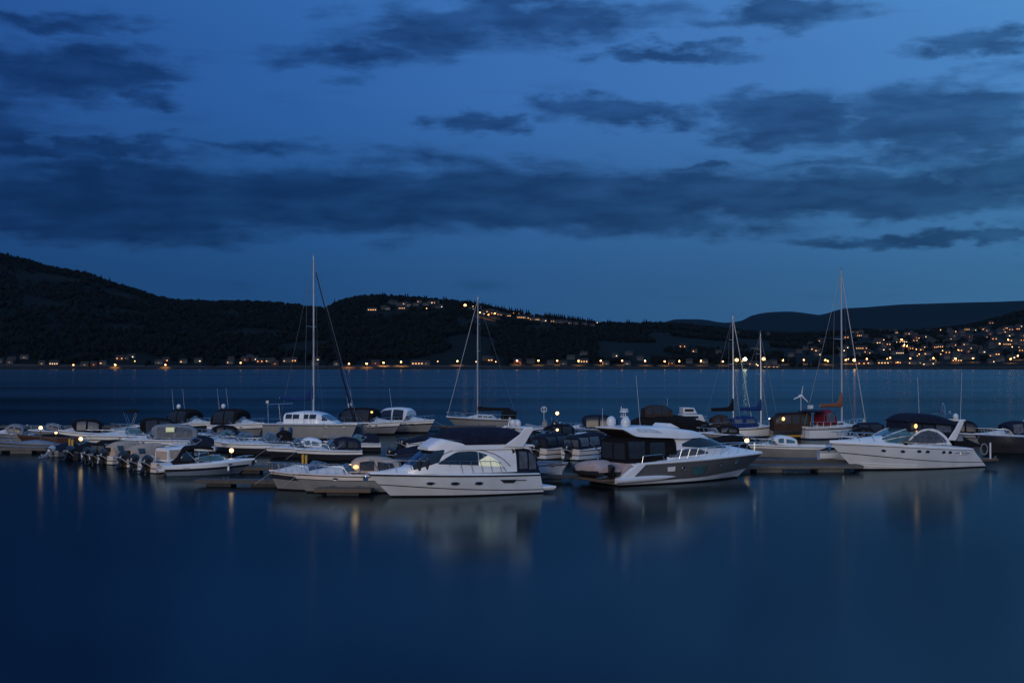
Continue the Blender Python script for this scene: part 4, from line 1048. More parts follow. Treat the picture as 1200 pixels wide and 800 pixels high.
# ================================================================== centre and right, behind
runabout('white boat with clear windowed tent, left one of the two sterns beside the sport yacht', 630, 538, 48, L=5.8, B=2.3, hullm='gelcoat_lamplit', upper='gelcoat_cool', canopy='navy_canvas', pane='vinyl', tilt=.25, mscale=1.6, fs=.85, fb=1.0)
runabout('white boat with clear windowed tent, right one of the two sterns beside the sport yacht', 668, 539, 48, L=5.8, B=2.3, hullm='gelcoat_lamplit', upper='gelcoat_cool', canopy='navy_canvas', pane='vinyl_pale', tilt=.3, mscale=1.6, fs=.85, fb=1.0, stripe='navy_hull')
runabout('small dark tented boat seen behind the arch of the flybridge cruiser', 610, 530, 55, L=5.0, B=2.1, hullm='gelcoat_cool', canopy='black_canvas', pane='vinyl', tilt=.4, mscale=1.3)
_q, _ = runabout('white open boat with tilted white outboards behind the arch of the flybridge cruiser', 590, 513, 20, L=4.8, B=2.0, hullm='gelcoat_lamplit', motor='engine_white', twin=True, tilt=1.1, mscale=1.5, shield=True)
express('dark tented cruiser with a navy canopy left of the sport yacht roof', 655, 728, 514, 172, B=2.8, fs=.95, fb=1.15, canopy='navy_canvas', ctop=1.6, c0=.05, c1=.62, ws=.7, pane='vinyl', ports=0, hullm='dark_hull', deckm='gelcoat_dull_shaded')

def rib_sign():
    loc, h, L = placed(617, 650, 508, 178, 2.0); r = thing('rigid_inflatable', 'grey inflatable boat with a round white S sign, left of the tall dock lamp', 'inflatable boat', loc, h)
    tb = MB()
    for sd in (1,-1): tb.tube([(0,sd*.85,.55),(L*.6,sd*.85,.6),(L*.85,sd*.5,.78),(L,0,.9)], .26, 10)
    tb.build('tube', 'gelcoat_dull_shaded', r)
    Hull(L*.95, 1.6, .45, .6, entry=2).build(r, [.1,.3,.6,.8,1], ['dark_hull']*5)
    outboard(r, -.2, 0, .75, 1.4, 'engine_black', .3)
    MB().box((L*.35,0,.95), (.6,.7,.8)).box((L*.35,0,1.45), (.35,.6,.25)).build('console', 'gelcoat_dull_shaded', r, bevel=.08)
    mb = MB()
    for sd in (1,-1): mb.tube([(.4,sd*.7,.7),(.3,sd*.65,1.7),(.3,0,1.8)], .035, 6)
    ar = mb.build('stern_frame', 'steel', r)
    sg = MB(); cx, cy, cz = 1.2, .0, 2.75
    sg.tube([(cx+.32*math.cos(q), cy, cz+.32*math.sin(q)) for q in [2*math.pi*i/24 for i in range(25)]], .035, 6)
    S = [(-.14,.11),(-.08,.18),(.06,.18),(.13,.10),(.08,.02),(-.08,-.02),(-.13,-.10),(-.06,-.18),(.08,-.18),(.14,-.11)]
    sg.tube([(cx+a, cy, cz+b) for a, b in S], .035, 6)   # bow points left, so mirrored letters read right from the viewer
    sg.tube([(cx,0,cz-.32),(cx,0,1.0)], .025, 5)
    sg.build('sign', 'gelcoat', r)
rib_sign()

# big dark tarpaulin covered boat
def tarp_boat():
    loc, h, L = placed(736, 838, 516, 6, 3.6); r = thing('covered_cruiser', 'large boat wrapped in a black tarpaulin with a smoked upper tent, behind the sport yacht', 'motor cruiser', loc, h)
    H = Hull(L, 3.4, 1.2, 1.6); H.build(r, [.05,.1,.5,.6,1], ['antifoul','stripe','dark_hull','stripe','dark_hull']); H.deck(r, lambda t: .1, mats=('gelcoat_dull_shaded','gelcoat_dull_shaded'))
    D = Dome(-.1, L*.95, ip((-.1,1.7),(L*.5,1.75),(L*.95,.3)), ip((-.1,1.75),(L*.12,2.4),(L*.35,2.75),(L*.6,2.6),(L*.8,2.2),(L*.95,1.8)), .9, e=.7); D.build(r, 'tarpaulin', 'black_canvas', fore=True)
    D = Dome(L*.17, L*.50, ip((L*.17,1.2),(L*.5,1.1)), ip((L*.17,3.35),(L*.28,3.7),(L*.40,3.65),(L*.50,3.2)), 2.45, e=.42, tumble=.12); c = D.build(r, 'upper_tent', 'brown_canvas', fore=True)
    for s in (1,-1):
        for a, b in ((.19,.26),(.275,.36),(.375,.46)): D.pane(c, 'window', 'vinyl', L*a, L*b, 2.75, lambda x: D.ZT(x)-.16, s, nx=5)
    antenna(r, (L*.46,0,3.6), .8, 0)
tarp_boat()
def pilot_boat():
    loc, h, L = placed(792, 832, 507, 10, 2.8); r = thing('pilothouse_boat', 'small pale boat with stepped white wheelhouse, right of the black tarpaulin boat', 'motorboat', loc, h)
    H = Hull(L, 2.6, 1.0, 1.4); H.build(r, [.05,.1,.8,.9,1], ['antifoul','stripe','gelcoat_dull_shaded','stripe','gelcoat_dull_shaded']); H.deck(r, lambda t: .1, mats=('gelcoat_dull_shaded','gelcoat_dull_shaded'))
    mb = MB(); mb.slab([(L*.12,1.1),(L*.12,2.2),(L*.75,2.1),(L*.85,1.3)], -.95, .95); mb.build('wheelhouse', 'gelcoat_cool', r, bevel=.06)
    mb = MB(); mb.slab([(L*.15,2.22),(L*.15,2.95),(L*.5,2.9),(L*.6,2.22)], -.8, .8); u = mb.build('upper_cabin', 'gelcoat_cool', r, bevel=.06)
    for z, x0, x1, w in ((1.8,.2,.62,.955),(2.62,.2,.48,.805)):
        for s in (1,-1): MB().box((L*(x0+x1)/2, s*w, z), (L*(x1-x0),.03,.3)).build('window', 'vinyl', r, smooth=False)
    H.rail(r, .5, .97, .5)
pilot_boat()

# dark tented motor sailer with warm lamp
def tent_cabin():
    loc, h, L = placed(905, 946, 514, 0, 3.0); L = 5.0; r = thing('tented_motorboat', 'black hulled boat under a brown windowed tent with a warm lamp glowing inside', 'motorboat', loc, h)
    H = Hull(L, 3.0, .8, 1.0, stern=.9, entry=3); H.build(r, [.05,.1,.3,.5,1], ['antifoul','stripe','dark_hull','yellow_paint_and_glint','dark_hull']); H.deck(r, lambda t: .05, mats=('dark_hull','dark_hull'))  # yellow hull band imitates a warm reflection on the black hull
    D = Dome(.05, L*.82, 1.35, ip((.05,2.1),(.8,2.65),(L*.5,2.8),(L*.82,2.7)), .85, e=.3, tumble=.12); c = D.build(r, 'canopy', 'brown_canvas', fore=True)
    for s in (1,-1):
        for i, (a, b) in enumerate(((.30,1.0),(1.15,1.9),(2.05,2.8),(2.95,3.7))): D.pane(c, 'window', 'vinyl', a, b, 1.65, lambda x: D.ZT(x)-.25, s, nx=5)
    MB().ball((1.05, -1.36, 2.15), (.16,.05,.2), 10, 8).build('cabin_lamp', 'warm_glow', r); point(r, (1.05,-1.6,2.2), 6, (1,.6,.25), .15)
    MB().ball((-.35, -.9, 2.15), .06, 8, 6).build('stern_light', 'bulb_white', r)
    MB().slab([(.6,2.60),(.9,2.72),(L*.83,2.86),(L*.83,2.78),(.9,2.66)], -1.2, 1.2).build('roof_cover', 'navy_canvas', r)
tent_cabin()

express('white cruiser with clear glass front and grey hull behind the dock lamp, bow left', 877, 978, 537, 184, B=2.7, fs=1.0, fb=1.12, hullm='gelcoat', lower='gelcoat_dull_shaded', canopy='gelcoat_cool', ctop=.95, c0=.45, c1=.74, ws=.78, ports=0, pane='glass_teal', glass='glass_teal', bands=[.04,.1,.5,.80,1.0], stripe='gelcoat_dull_shaded')
runabout('dark covered boat with navy tent between the rust sail cover and the white express cruiser', 1000, 520, 5, L=5.2, B=2.4, hullm='navy_hull', canopy='navy_canvas', pane='vinyl', tilt=.2, fs=.9, fb=1.1)
express('grey boat with black canopy, mostly hidden behind the stern of the long express cruiser', 1108, 1162, 521, 176, B=2.8, fs=1.0, fb=1.2, hullm='gelcoat_dull_shaded', canopy='black_canvas', ctop=1.4, c0=.3, c1=.85, ws=.86, glass=None, pane='vinyl', ports=0, rail_on=False)
express('dark hulled cruiser with white deck and navy canopy cut off by the right edge', 1143, 1236, 531, 184, B=3.2, fs=1.5, fb=1.7, hullm='dark_hull', deckm='gelcoat', canopy='navy_canvas', ctop=1.35, c0=.20, c1=.62, ws=.68, lower='dark_hull', ports=0, pane='vinyl_pale', bands=[.04,.08,.5,.6,1.0], arch_on=1)
# small dinghies
def dinghy(label, p, hd, L=2.8, B=1.25, hullm='gelcoat', cover='grey_canvas', name='dinghy'):
    r = thing(name, label, 'dinghy', p, R(hd)); H = Hull(L, B, .42, .55, rake=.4, entry=1.9, stern=.8)
    H.build(r, [.1,.3,.7,.8,1], [hullm]*3+['blue_stripe',hullm]); H.rubrail(r, 'rubber', .03)
    H.deck(r, lambda t: .02, cockpit=(.08,.7,.25,.82), mats=(hullm,hullm))
    if cover: Dome(.1, L*.86, ip((.1,B*.42),(L*.5,B*.45),(L*.86,B*.2)), ip((.1,.52),(L*.45,.70),(L*.86,.6)), .44, e=.8).build(r, 'cover', cover)
    for x in (.3,.62): MB().box((L*x,0,.34), (.22,B*.85,.04)).build('thwart', 'teak', r)
    return r
_p = W(620, 570); dinghy('small white dinghy with a raised bow lying on the dock right of the flybridge cruiser', Vector((_p.x, 96.6, .75)), -8, 2.7, 1.2)
_d = dinghy('dark dinghy with a small white light, beside the bow of the long express cruiser', Vector((24.0, 111.5, .75)), 4, 2.6, 1.2, 'gelcoat_cool', 'black_canvas')
MB().ball((1.9,-.35,.95), .08, 8, 6).tube([(1.9,-.35,.9),(1.9,-.35,.5)], .015, 4).build('deck_light', 'bulb_white', _d)

# more small boats packed between the others
runabout('white runabout with black engine wedged between the windshield boat and the first beige tent', 113, 543.5, 57, L=4.9, B=1.9, hullm='gelcoat_cool', tilt=.55, mscale=1.25, canopy='black_canvas')
runabout('low white open boat with black engine between the beige tents and the tan panelled boat', 160, 551, 50, L=4.8, B=1.9, hullm='gelcoat_cool', stripe='blue_stripe', tilt=.35, mscale=1.35)
express('white runabout with a navy windshield cover behind the tan panelled boat', 196, 252, 534, 188, B=2.2, fs=.75, fb=.95, canopy='navy_canvas', ctop=.95, c0=.05, c1=.5, ws=.62, ports=0, pane=None, name='runabout', cat='motorboat', rh=.08, wsh=.6, lower='dark_hull', bands=[.04,.1,.3,.6,1.0])
express('grey runabout with black tent in the gap behind the bimini runabout', 222, 280, 519, 186, B=2.2, fs=.7, fb=.9, canopy='black_canvas', ctop=1.1, c0=.05, c1=.55, ws=.66, ports=0, pane='vinyl', hullm='gelcoat_dull_shaded', name='runabout', cat='motorboat', rh=.08, entry=2.1)
express('small white cruiser showing over the bows left of the dark dome canopy', 30, 74, 514, 186, B=2.2, fs=.75, fb=.9, canopy='grey_canvas', ctop=.9, c0=.1, c1=.5, ws=.6, ports=0, pane='vinyl', hullm='gelcoat_dull_shaded', name='runabout', cat='motorboat', rh=.08)
express('small white runabout with navy cover, behind the right end of the middle row', 378, 446, 529, 187, B=2.2, fs=.7, fb=.88, canopy='navy_canvas', ctop=.95, c0=.03, c1=.36, ws=.55, ports=0, pane=None, name='runabout', cat='motorboat', rh=.08, wsh=.6, lower='dark_hull', bands=[.04,.1,.3,.6,1.0], glass='glass_teal')
runabout('dark boat with a black tent and raised engine, behind the two clear windowed tents', 640, 519, 30, L=5.2, B=2.2, hullm='dark_hull', canopy='black_canvas', pane='vinyl', tilt=.9, mscale=1.5)
runabout('navy boat under a blue black cover, just left of the sport yacht roof', 668, 523, 25, L=5.4, B=2.2, hullm='navy_hull', cover='navy_canvas', tilt=.9, mscale=1.5, shield=False)
runabout('small grey boat with a black engine behind the white dinghy', 612, 521, 40, L=4.6, B=2.0, hullm='gelcoat_dull_shaded', tilt=.7, mscale=1.4)
runabout('low dark covered boat between the sport yacht bow and the dock lamp', 826, 528, 12, L=5.4, B=2.2, hullm='dark_hull', cover='black_canvas', tilt=.3, mscale=1.2, shield=False, fs=.7, fb=1.0)
express('grey boat with a black canopy between the sailboats and the dock lamp', 818, 872, 519, 176, B=2.3, fs=.8, fb=1.0, canopy='black_canvas', ctop=1.0, c0=.1, c1=.6, ws=.66, ports=0, pane='vinyl', hullm='gelcoat_dull_shaded', name='runabout', cat='motorboat', rh=.08)
express('dark boat with black tent at the rust sail covered sailboat, towards the long express cruiser', 985, 1030, 524, 178, B=2.3, fs=.8, fb=1.0, canopy='black_canvas', ctop=1.1, c0=.1, c1=.6, ws=.66, ports=0, pane='vinyl', hullm='navy_hull', name='runabout', cat='motorboat', rh=.08)
# ================================================================== pontoons
pontoon('short grey pontoon with dark floats in front, right of the black bimini runabout', (-20.6, 93.8), (-14.6, 93.0), 1.3, .42, 2.9, 'float_dark', flen=1.7)
pontoon('wooden finger dock beside the bow of the beige canopied cruiser', (-11.9, 87.2), (-8.6, 86.9), 1.1, .42, 2.2, 'float_dark', wood=True)
pontoon('long pontoon passing behind the flybridge cruiser and under the small white dinghy', (-9.5, 96.5), (4.0, 97.2), 2.0, .5, 3.0, 'concrete')
pontoon('concrete pontoon between the sport yacht and the long express cruiser', (16.6, 105.8), (25.8, 106.4), 2.4, .5, 3.2, 'concrete', flen=1.9)
pontoon('rear plank pontoon carrying the dark dinghy at the right', (14.0, 111.8), (27.0, 112.3), 2.6, .5, 3.0, 'float_dark')
pontoon('narrow pontoon under the bow left runabouts in the middle row', (-24.5, 104.8), (-11.0, 104.8), 1.6, .45, 3.0, 'float_dark')
pontoon('long pontoon on the left carrying the two leftmost lamps', (-50, 128.6), (-33.5, 127.6), 2.2, .5, 3.4, 'concrete')
pontoon('left pontoon behind the row of boat sterns', (-44.0, 131.0), (-24.0, 113.5), 1.8, .5, 3.4, 'float_dark')
pontoon('far pontoon running behind the second row of cruisers', (-62, 172.5), (-2, 172.5), 2.4, .5, 3.6, 'float_dark')
pontoon('far pontoon behind the sailboats on the right', (4, 168), (62, 164), 2.4, .5, 3.6, 'float_dark')

lamp_post('bright lamp on a thin post, leftmost of the dock lamps', 48, 501, 128.4, power=26)
lamp_post('smaller lamp just right of the leftmost dock lamp', 66, 507, 127.8, power=8, r=.07)
lamp_post('low lamp right of the yellow post', 95, 514, 121.6, power=26)
lamp_post('low lamp behind the bow of the black bimini runabout', 271.5, 527.5, 104.8, power=20, zdeck=.47)
lamp_post('tall dock lamp right of the round S sign', 653, 484, 166.9, power=30, r=.12)
lamp_post('small warm spot glowing below the tall dock lamp', 653, 503.5, 140, power=6, r=.08, zdeck=.3)  # warm glowing spot low over the water, built like the posts
lamp_post('bright dock lamp in front of the bow of the sport yacht', 875, 516, 112.2, power=110, r=.11)
def post(label, px, py, d, h):
    x = (px-600)/F*d; r = thing('mooring_post', label, 'post', (x, d, -.3), 0, 'yellow mooring posts')
    MB().cyl((-.11,0,0), .09, h, 10).cyl((.13,0,0), .09, h-.05, 10).build('pile', 'yellow_paint_and_glint', r)
    MB().box((0,0,h-.25), (.5,.12,.1)).build('clamp', 'pole_metal', r)
post('yellow double mooring post beside the low lamp on the left', 83.5, 524, 119.5, 2.0)
post('yellow double mooring post in front of the bow left runabouts', 357, 545, 102.9, 1.75)
# ================================================================== terrain on the far shore
NR = [(-520,250),(-300,262),(-150,285),(0,296),(30,303),(60,311),(100,318),(130,329),(160,338),(185,346),(215,351),(270,353),(330,355),(378,360),(398,352),(440,346),(500,348),(545,352),(600,364),(640,371),(680,375),(720,378),(760,377),(830,382),(880,387),(960,389),(1000,386),(1060,386),(1110,383),(1150,377),(1200,364),(1300,350),(1500,330),(1750,340)]
MR = [(-600,330),(300,360),(700,380),(770,379),(795,374),(820,374),(850,378),(868,376),(880,370),(900,366),(925,365),(945,367),(962,369),(975,365),(990,361),(1010,360),(1035,358),(1060,356),(1100,355),(1150,354),(1200,352),(1350,348),(1800,352)]
DR = [(-520,3300),(0,3200),(200,3150),(400,2950),(600,2950),(760,3150),(900,3300),(1200,3500),(1750,3500)]
nrf = ip(*NR); mrf = ip(*MR); drf = ip(*DR)
SH = 2050.0
from mathutils import noise as mn
def tz(px, y):
    D = drf(px); t = (y-SH)/(D-SH)
    if t <= 0: return max(-3.0, (y-SH)*.1)
    Zr = CAMH + (426-nrf(px))/F*D - 7.0
    x = (px-600)/F*y
    n = mn.fractal(Vector((x/240, y/240, 0)), 1, 2, 4)*7*min(1, t*3)*(1-.6*min(1,t))
    s = t**.92 if t <= 1 else 1-.35*(t-1)
    return 1.2+(Zr-1.2)*s+n
def land(name, m):
    mb = MB(); rows = []
    ys = [SH-25, SH-6, SH, SH+8, SH+25, SH+60] + list(np.linspace(SH+110, 3900, 40)) + [4300, 5000]
    for y in ys:
        rows.append([((px-600)/F*y, y, tz(px, y)) for px in range(-520, 1751, 12)])
    mb.grid(rows); return mb.build(name, m, None, angle=180)
def mountains(name, m):
    mb = MB(); rows = []
    for y, k in ((6200,0),(7000,.25),(8000,.62),(8700,.88),(9000,1.0),(9300,.97),(10500,.6)):
        row = []
        for px in range(-600, 1801, 10):
            Z = CAMH+(426-mrf(px))/F*9000
            x = (px-600)/F*y
            row.append((x, y, Z*k + mn.fractal(Vector((x/700, y/700, 3)), 1, 2, 5)*14*(k>.1)*(k<1 or .3)))
        rows.append(row)
    mb.grid(rows); return mb.build(name, m, None, angle=180)

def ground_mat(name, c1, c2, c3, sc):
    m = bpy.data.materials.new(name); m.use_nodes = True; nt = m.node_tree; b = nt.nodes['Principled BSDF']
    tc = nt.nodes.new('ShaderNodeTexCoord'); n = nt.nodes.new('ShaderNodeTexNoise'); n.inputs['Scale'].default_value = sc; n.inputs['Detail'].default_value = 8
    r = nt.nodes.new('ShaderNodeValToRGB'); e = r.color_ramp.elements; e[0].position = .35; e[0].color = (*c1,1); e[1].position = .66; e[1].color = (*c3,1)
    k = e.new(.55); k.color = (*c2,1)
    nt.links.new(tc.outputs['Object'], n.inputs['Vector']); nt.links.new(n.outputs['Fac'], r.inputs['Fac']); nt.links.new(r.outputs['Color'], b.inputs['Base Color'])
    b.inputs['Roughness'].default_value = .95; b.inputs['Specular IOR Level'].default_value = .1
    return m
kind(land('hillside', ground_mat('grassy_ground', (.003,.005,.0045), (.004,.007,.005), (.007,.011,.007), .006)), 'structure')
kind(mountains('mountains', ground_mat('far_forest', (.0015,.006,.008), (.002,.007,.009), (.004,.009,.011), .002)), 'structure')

mb = MB(); rows = [[((px-600)/F*(SH+o), SH+o, tz(px, SH+o)+.35) for px in range(-520, 1751, 6)] for o in (9, 14, 20)]
mb.grid(rows); kind(mb.build('added_shore_road', ground_mat('asphalt', (.03,.03,.03), (.045,.045,.045), (.07,.065,.06), .3), None, angle=180), 'structure')  # road strip added to catch the orange glow of the street lamps
mb = MB(); rows = [[((px-600)/F*(SH+o), SH+o, tz(px, SH+o)+z) for px in range(-520, 1751, 6)] for o, z in ((-2,.3),(1,1.3),(4,1.2),(8.9,.3))]
mb.grid(rows); kind(mb.build('shore_rocks', ground_mat('rock', (.012,.012,.012), (.02,.02,.02), (.035,.034,.033), .4), None, angle=180), 'structure')

def hit(px, py):
    y = SH+4
    while y < drf(px)*1.02:
        if tz(px, y) >= CAMH+(426-py)/F*y: return y
        y += 6
    return None

# ---- lit houses and lamps of the far shore (picture bearing, height, what it is)
# kinds: w = house with windows, W = wide lit front, d = dim house, l = orange street lamp, g = golden lamp, G = bright flood lamp, b= bright orange
H1 = [(1,425,'w'),(12,427,'d'),(14,424.5,'w'),(29,421,'d'),(49,428.5,'d'),(64,428,'W'),(86,428.5,'G2'),(100,429.5,'d'),(110,430,'d'),(121,427.5,'w'),(135,428.7,'l'),
      (141,422.5,'w'),(147,422,'d'),(155,420.5,'w'),(158,423,'g'),(187,427,'d'),(194,427.5,'l'),(195,425,'w'),(215,426,'w'),(233,425.5,'w'),(271,424,'w'),(270,426.5,'w'),(282,425,'G2'),(288,424,'d'),(293,421,'d'),(299,423,'w')]
H2 = [(305,426,'w'),(315,425,'w'),(319,424.8,'w'),(322,428.7,'d'),(336,425,'w'),(340,425.2,'w'),(345,425,'w'),(369,427.5,'w'),(371,423.7,'w'),(409,426.3,'l'),(430,426.3,'l'),(449.5,425,'l'),(470,424.2,'l'),(489,428.7,'W'),(513,423.3,'g'),(536,423.3,'l'),
      (558,423.7,'g'),(570,422.5,'h'),(575,424.2,'w'),(581,423.7,'g'),(500,428.5,'d'),(440,428.5,'d'),(395,428.8,'d')]
H3 = [(606,422.7,'l'),(607,426,'d'),(622,426,'h'),(631,422.7,'l'),(645,428,'h'),(653,422.7,'l'),(669,421.5,'h'),(678,422.8,'l'),(683,425.5,'W'),(684,417,'h'),(704,422.8,'l'),(710,428,'d'),(721,418.7,'w'),(729,422.7,'l'),(737,416.3,'h'),(750,422.3,'h'),(756,423,'l'),(779,423.4,'l'),(796,423.4,'l'),(787,428,'d'),(735,428,'d'),(660,428.5,'d')]
H4 = [(800,408,'w'),(813.5,413.5,'w'),(808,426,'h'),(821.5,423,'l'),(825,426,'d'),(842,415,'h'),(847,423.5,'l'),(863.3,421.7,'G'),(870,423,'g'),(873,420.7,'G'),(880,428,'w'),(884,429,'w'),(888,428,'g'),(895,420.4,'G'),(899,428,'h'),(906,427,'h'),(917.5,422.3,'l'),(927,418,'h'),(936,414,'h'),(942,421.8,'l'),(958,417,'w'),
      (967,422,'l'),(970,423,'l'),(991,421.7,'l'),(860,387.7,'w'),(864.5,388,'w'),(900,385,'h'),(953.5,411,'w'),(958,412.5,'w'),(964,404,'w'),(961,401,'w'),(980,411,'w'),(989,390,'w'),(950,405,'h'),(944,410,'h')]
H5r = [(392,255),(280,268),(335,272),(350,270),(590,270),(610,270),(565,305),(520,315),(470,285),(835,258),(797,270),(725,260),(880,262),(928,258),(965,265),(958,308),(1008,320),(1045,342),(1095,250),(1117,260),(1117,290),(1170,240),(1160,258),(1150,335),(1190,300),(988,187),(160,272),(150,297),(65,310),(368,308),(380,340),(330,355),(305,352),(250,345),(480,382),(635,340),(612,348),(665,310),(700,335),(710,338),(750,362),(825,355),(825,388),(545,392),(565,375),(655,370),(630,375),(350,388),(290,390),(195,405),(215,410),(64,375),(650,420),(580,415),(530,430),(710,408),(770,420),(932,405),(1025,420),(992,428),(990,468),(160,480),(208,475),(300,475),(390,475),(483,475),(527,475),(545,475),(568,482),(605,480),(480,250),(560,255),(270,330),(285,345),(50,270),(95,262),(1060,262),(1085,275),(1100,300),(1185,330),(1165,330),(1085,355),(790,395),(800,380),(850,380),(870,378),(740,320),(600,320),(505,330),(120,355),(150,380),(180,380),(1130,330),(1120,440),(1180,395)]
H5 = [(980+a/5.4545, 340+b/5.4545, 'w' if i % 9 else 'W') for i, (a, b) in enumerate(H5r)]
H5 += [(980+a/5.4545, 340+b/5.4545, k) for a, b, k in ((62,445,'l'),(115,447,'B'),(195,440,'l'),(325,438,'g'),(345,432,'l'),(473,435,'l'),(620,435,'l'),(760,437,'l'),(873,435,'l'),(1160,420,'l'),(1113,440,'l'),(418,315,'l'),(435,352,'B2'),(452,358,'l'),(405,412,'W'),(1100,318,'l'),(770,460,'W'),(425,340,'W'),(1045,342,'G2'))]
rr = random.Random(3)
for i in range(46):
    H5.append((rr.uniform(985,1198), rr.uniform(388,424), 'h'))
for i in range(14): H5.append((rr.uniform(985,1199), rr.uniform(386,426), 'g'))
for i in range(14): H5.append((rr.uniform(1000,1199), rr.uniform(386,415), 'd'))
# village under the crest of the middle hill
H6r3 = [(180,110,'G'),(210,104,'w'),(217,116,'g'),(250,145,'l'),(262,125,'h'),(275,118,'w'),(290,125,'w'),(300,122,'W'),(310,128,'w'),(300,140,'w'),(318,150,'l'),(340,128,'w'),(357,130,'w'),(350,138,'h'),(385,137,'w'),(372,134,'h'),(410,150,'W'),(425,151,'W'),(440,152,'W'),(455,143,'w'),(468,148,'w'),(495,157,'w'),(508,160,'W'),(522,160,'W'),(540,160,'h'),(552,170,'w'),(590,170,'w'),(602,169,'w'),(625,180,'h'),(650,182,'h'),(670,183,'w'),(700,186,'h'),(740,194,'h'),(775,187,'w'),(800,192,'g'),(328,145,'h'),(478,158,'h'),(260,150,'W'),(290,155,'l'),(325,155,'d')]
H6 = [(500+a/4, 330+b/4, k) for a, b, k in H6r3]
H6 += [(300+a/4, 290+b/4, k) for a, b, k in ((545,300,'W'),(600,290,'h'),(618,290,'h'),(630,262,'h'),(640,272,'w'),(652,272,'h'),(685,293,'W'),(694,288,'W'),(700,268,'w'),(672,270,'h'),(718,272,'h'),(765,265,'w'),(750,278,'h'),(800,285,'g'),(808,262,'w'),(820,262,'w'),(832,260,'w'),(845,270,'w'),(865,288,'w'),(850,292,'h'),(795,272,'h'))]
SPOTS = []
def zone(px, py):
    if py < 392 and px < 800: return 'the crest village'
    if py >= 419: return 'the far waterfront' 
    return 'the right hillside town' if px > 930 else 'the middle slopes across the fjord'
used = {}
def uniq(l, px, zn):
    side = 'far left' if px < 150 else 'left' if px < 330 else 'left of the middle' if px < 520 else 'middle' if px < 680 else 'right of the middle' if px < 850 else 'right' if px < 1030 else 'far right'
    return l.replace('@', zn) + ', ' + side
WALLS = ['house_white','house_grey','house_red']; WN = ['white','grey','dark red']
winn = {'w': ['one warm window','two warm windows','a white lit window'], 'W': ['a wide lit front']*3, 'd': ['a dull orange window']*3, 'h': ['unlit windows']*3}
meshes = {}
def house(px, py, k, i):
    px0 = px
    if py < 392 and px < 800: py += ((i*7919) % 13-6)*.28; k = 'w' if (k == 'W' and i % 2) else k
    y = hit(px, py)
    if y is None: y = drf(px)*.97
    x = (px-600)/F*y; z = tz(px, y)-.4; SPOTS.append((px, y))
    wi = i*7 % 3 if k != 'h' else (i % 2); lit = (i*5) % 3
    zn = zone(px, py)
    w, dpt, hh = (9+i % 4, 8, 4.6+(i % 3)*.5) if k != 'W' else (14+i % 5, 9, 5.2)
    px = px0; r = thing('house', uniq('%s house, %s, @' % (WN[wi], winn[k][lit]), px, zn), 'house', (x, y, z), R(-12+ (i*37) % 25), 'houses in '+zn if 'far water' not in zn else 'houses along the far waterfront')
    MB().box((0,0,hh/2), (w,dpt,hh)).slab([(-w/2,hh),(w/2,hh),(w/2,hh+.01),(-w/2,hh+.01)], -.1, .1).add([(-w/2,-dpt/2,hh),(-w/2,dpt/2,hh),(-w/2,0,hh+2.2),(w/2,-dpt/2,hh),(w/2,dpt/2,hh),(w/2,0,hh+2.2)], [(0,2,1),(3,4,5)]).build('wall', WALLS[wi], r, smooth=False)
    MB().add([(-w/2-.4,-dpt/2-.5,hh-.3),(w/2+.4,-dpt/2-.5,hh-.3),(w/2+.4,0,hh+2.45),(-w/2-.4,0,hh+2.45),(w/2+.4,dpt/2+.5,hh-.3),(-w/2-.4,dpt/2+.5,hh-.3)]+[(-w/2-.4,-dpt/2-.5,hh-.1),(w/2+.4,-dpt/2-.5,hh-.1),(w/2+.4,0,hh+2.65),(-w/2-.4,0,hh+2.65),(w/2+.4,dpt/2+.5,hh-.1),(-w/2-.4,dpt/2+.5,hh-.1)], [(0,3,2,1),(2,3,5,4),(6,7,8,9),(8,10,11,9),(0,1,7,6),(4,5,11,10)]).build('roof', 'roof_tile', r, smooth=False)
    m = {'w': ['win_warm','win_warm','win_white'][lit], 'W': ['win_warm','win_white','win_warm'][lit], 'd': 'win_dim', 'h': 'glass'}[k]
    xs = {'w': [[-.5*w+2.5],[-.5*w+2.5,.5*w-2.5],[.5*w-3]][lit], 'W': [-.36*w,-.12*w,.12*w,.36*w], 'd': [0], 'h': [-.25*w,.25*w]}[k]
    for xx in xs:
        MB().box((xx,-dpt/2-.03,hh*.55), ((1.1+.25*((i*11) % 5)) if k != 'h' else 1.2,.12,1.0+.2*((i*3) % 3))).build('window', m, r, smooth=False)
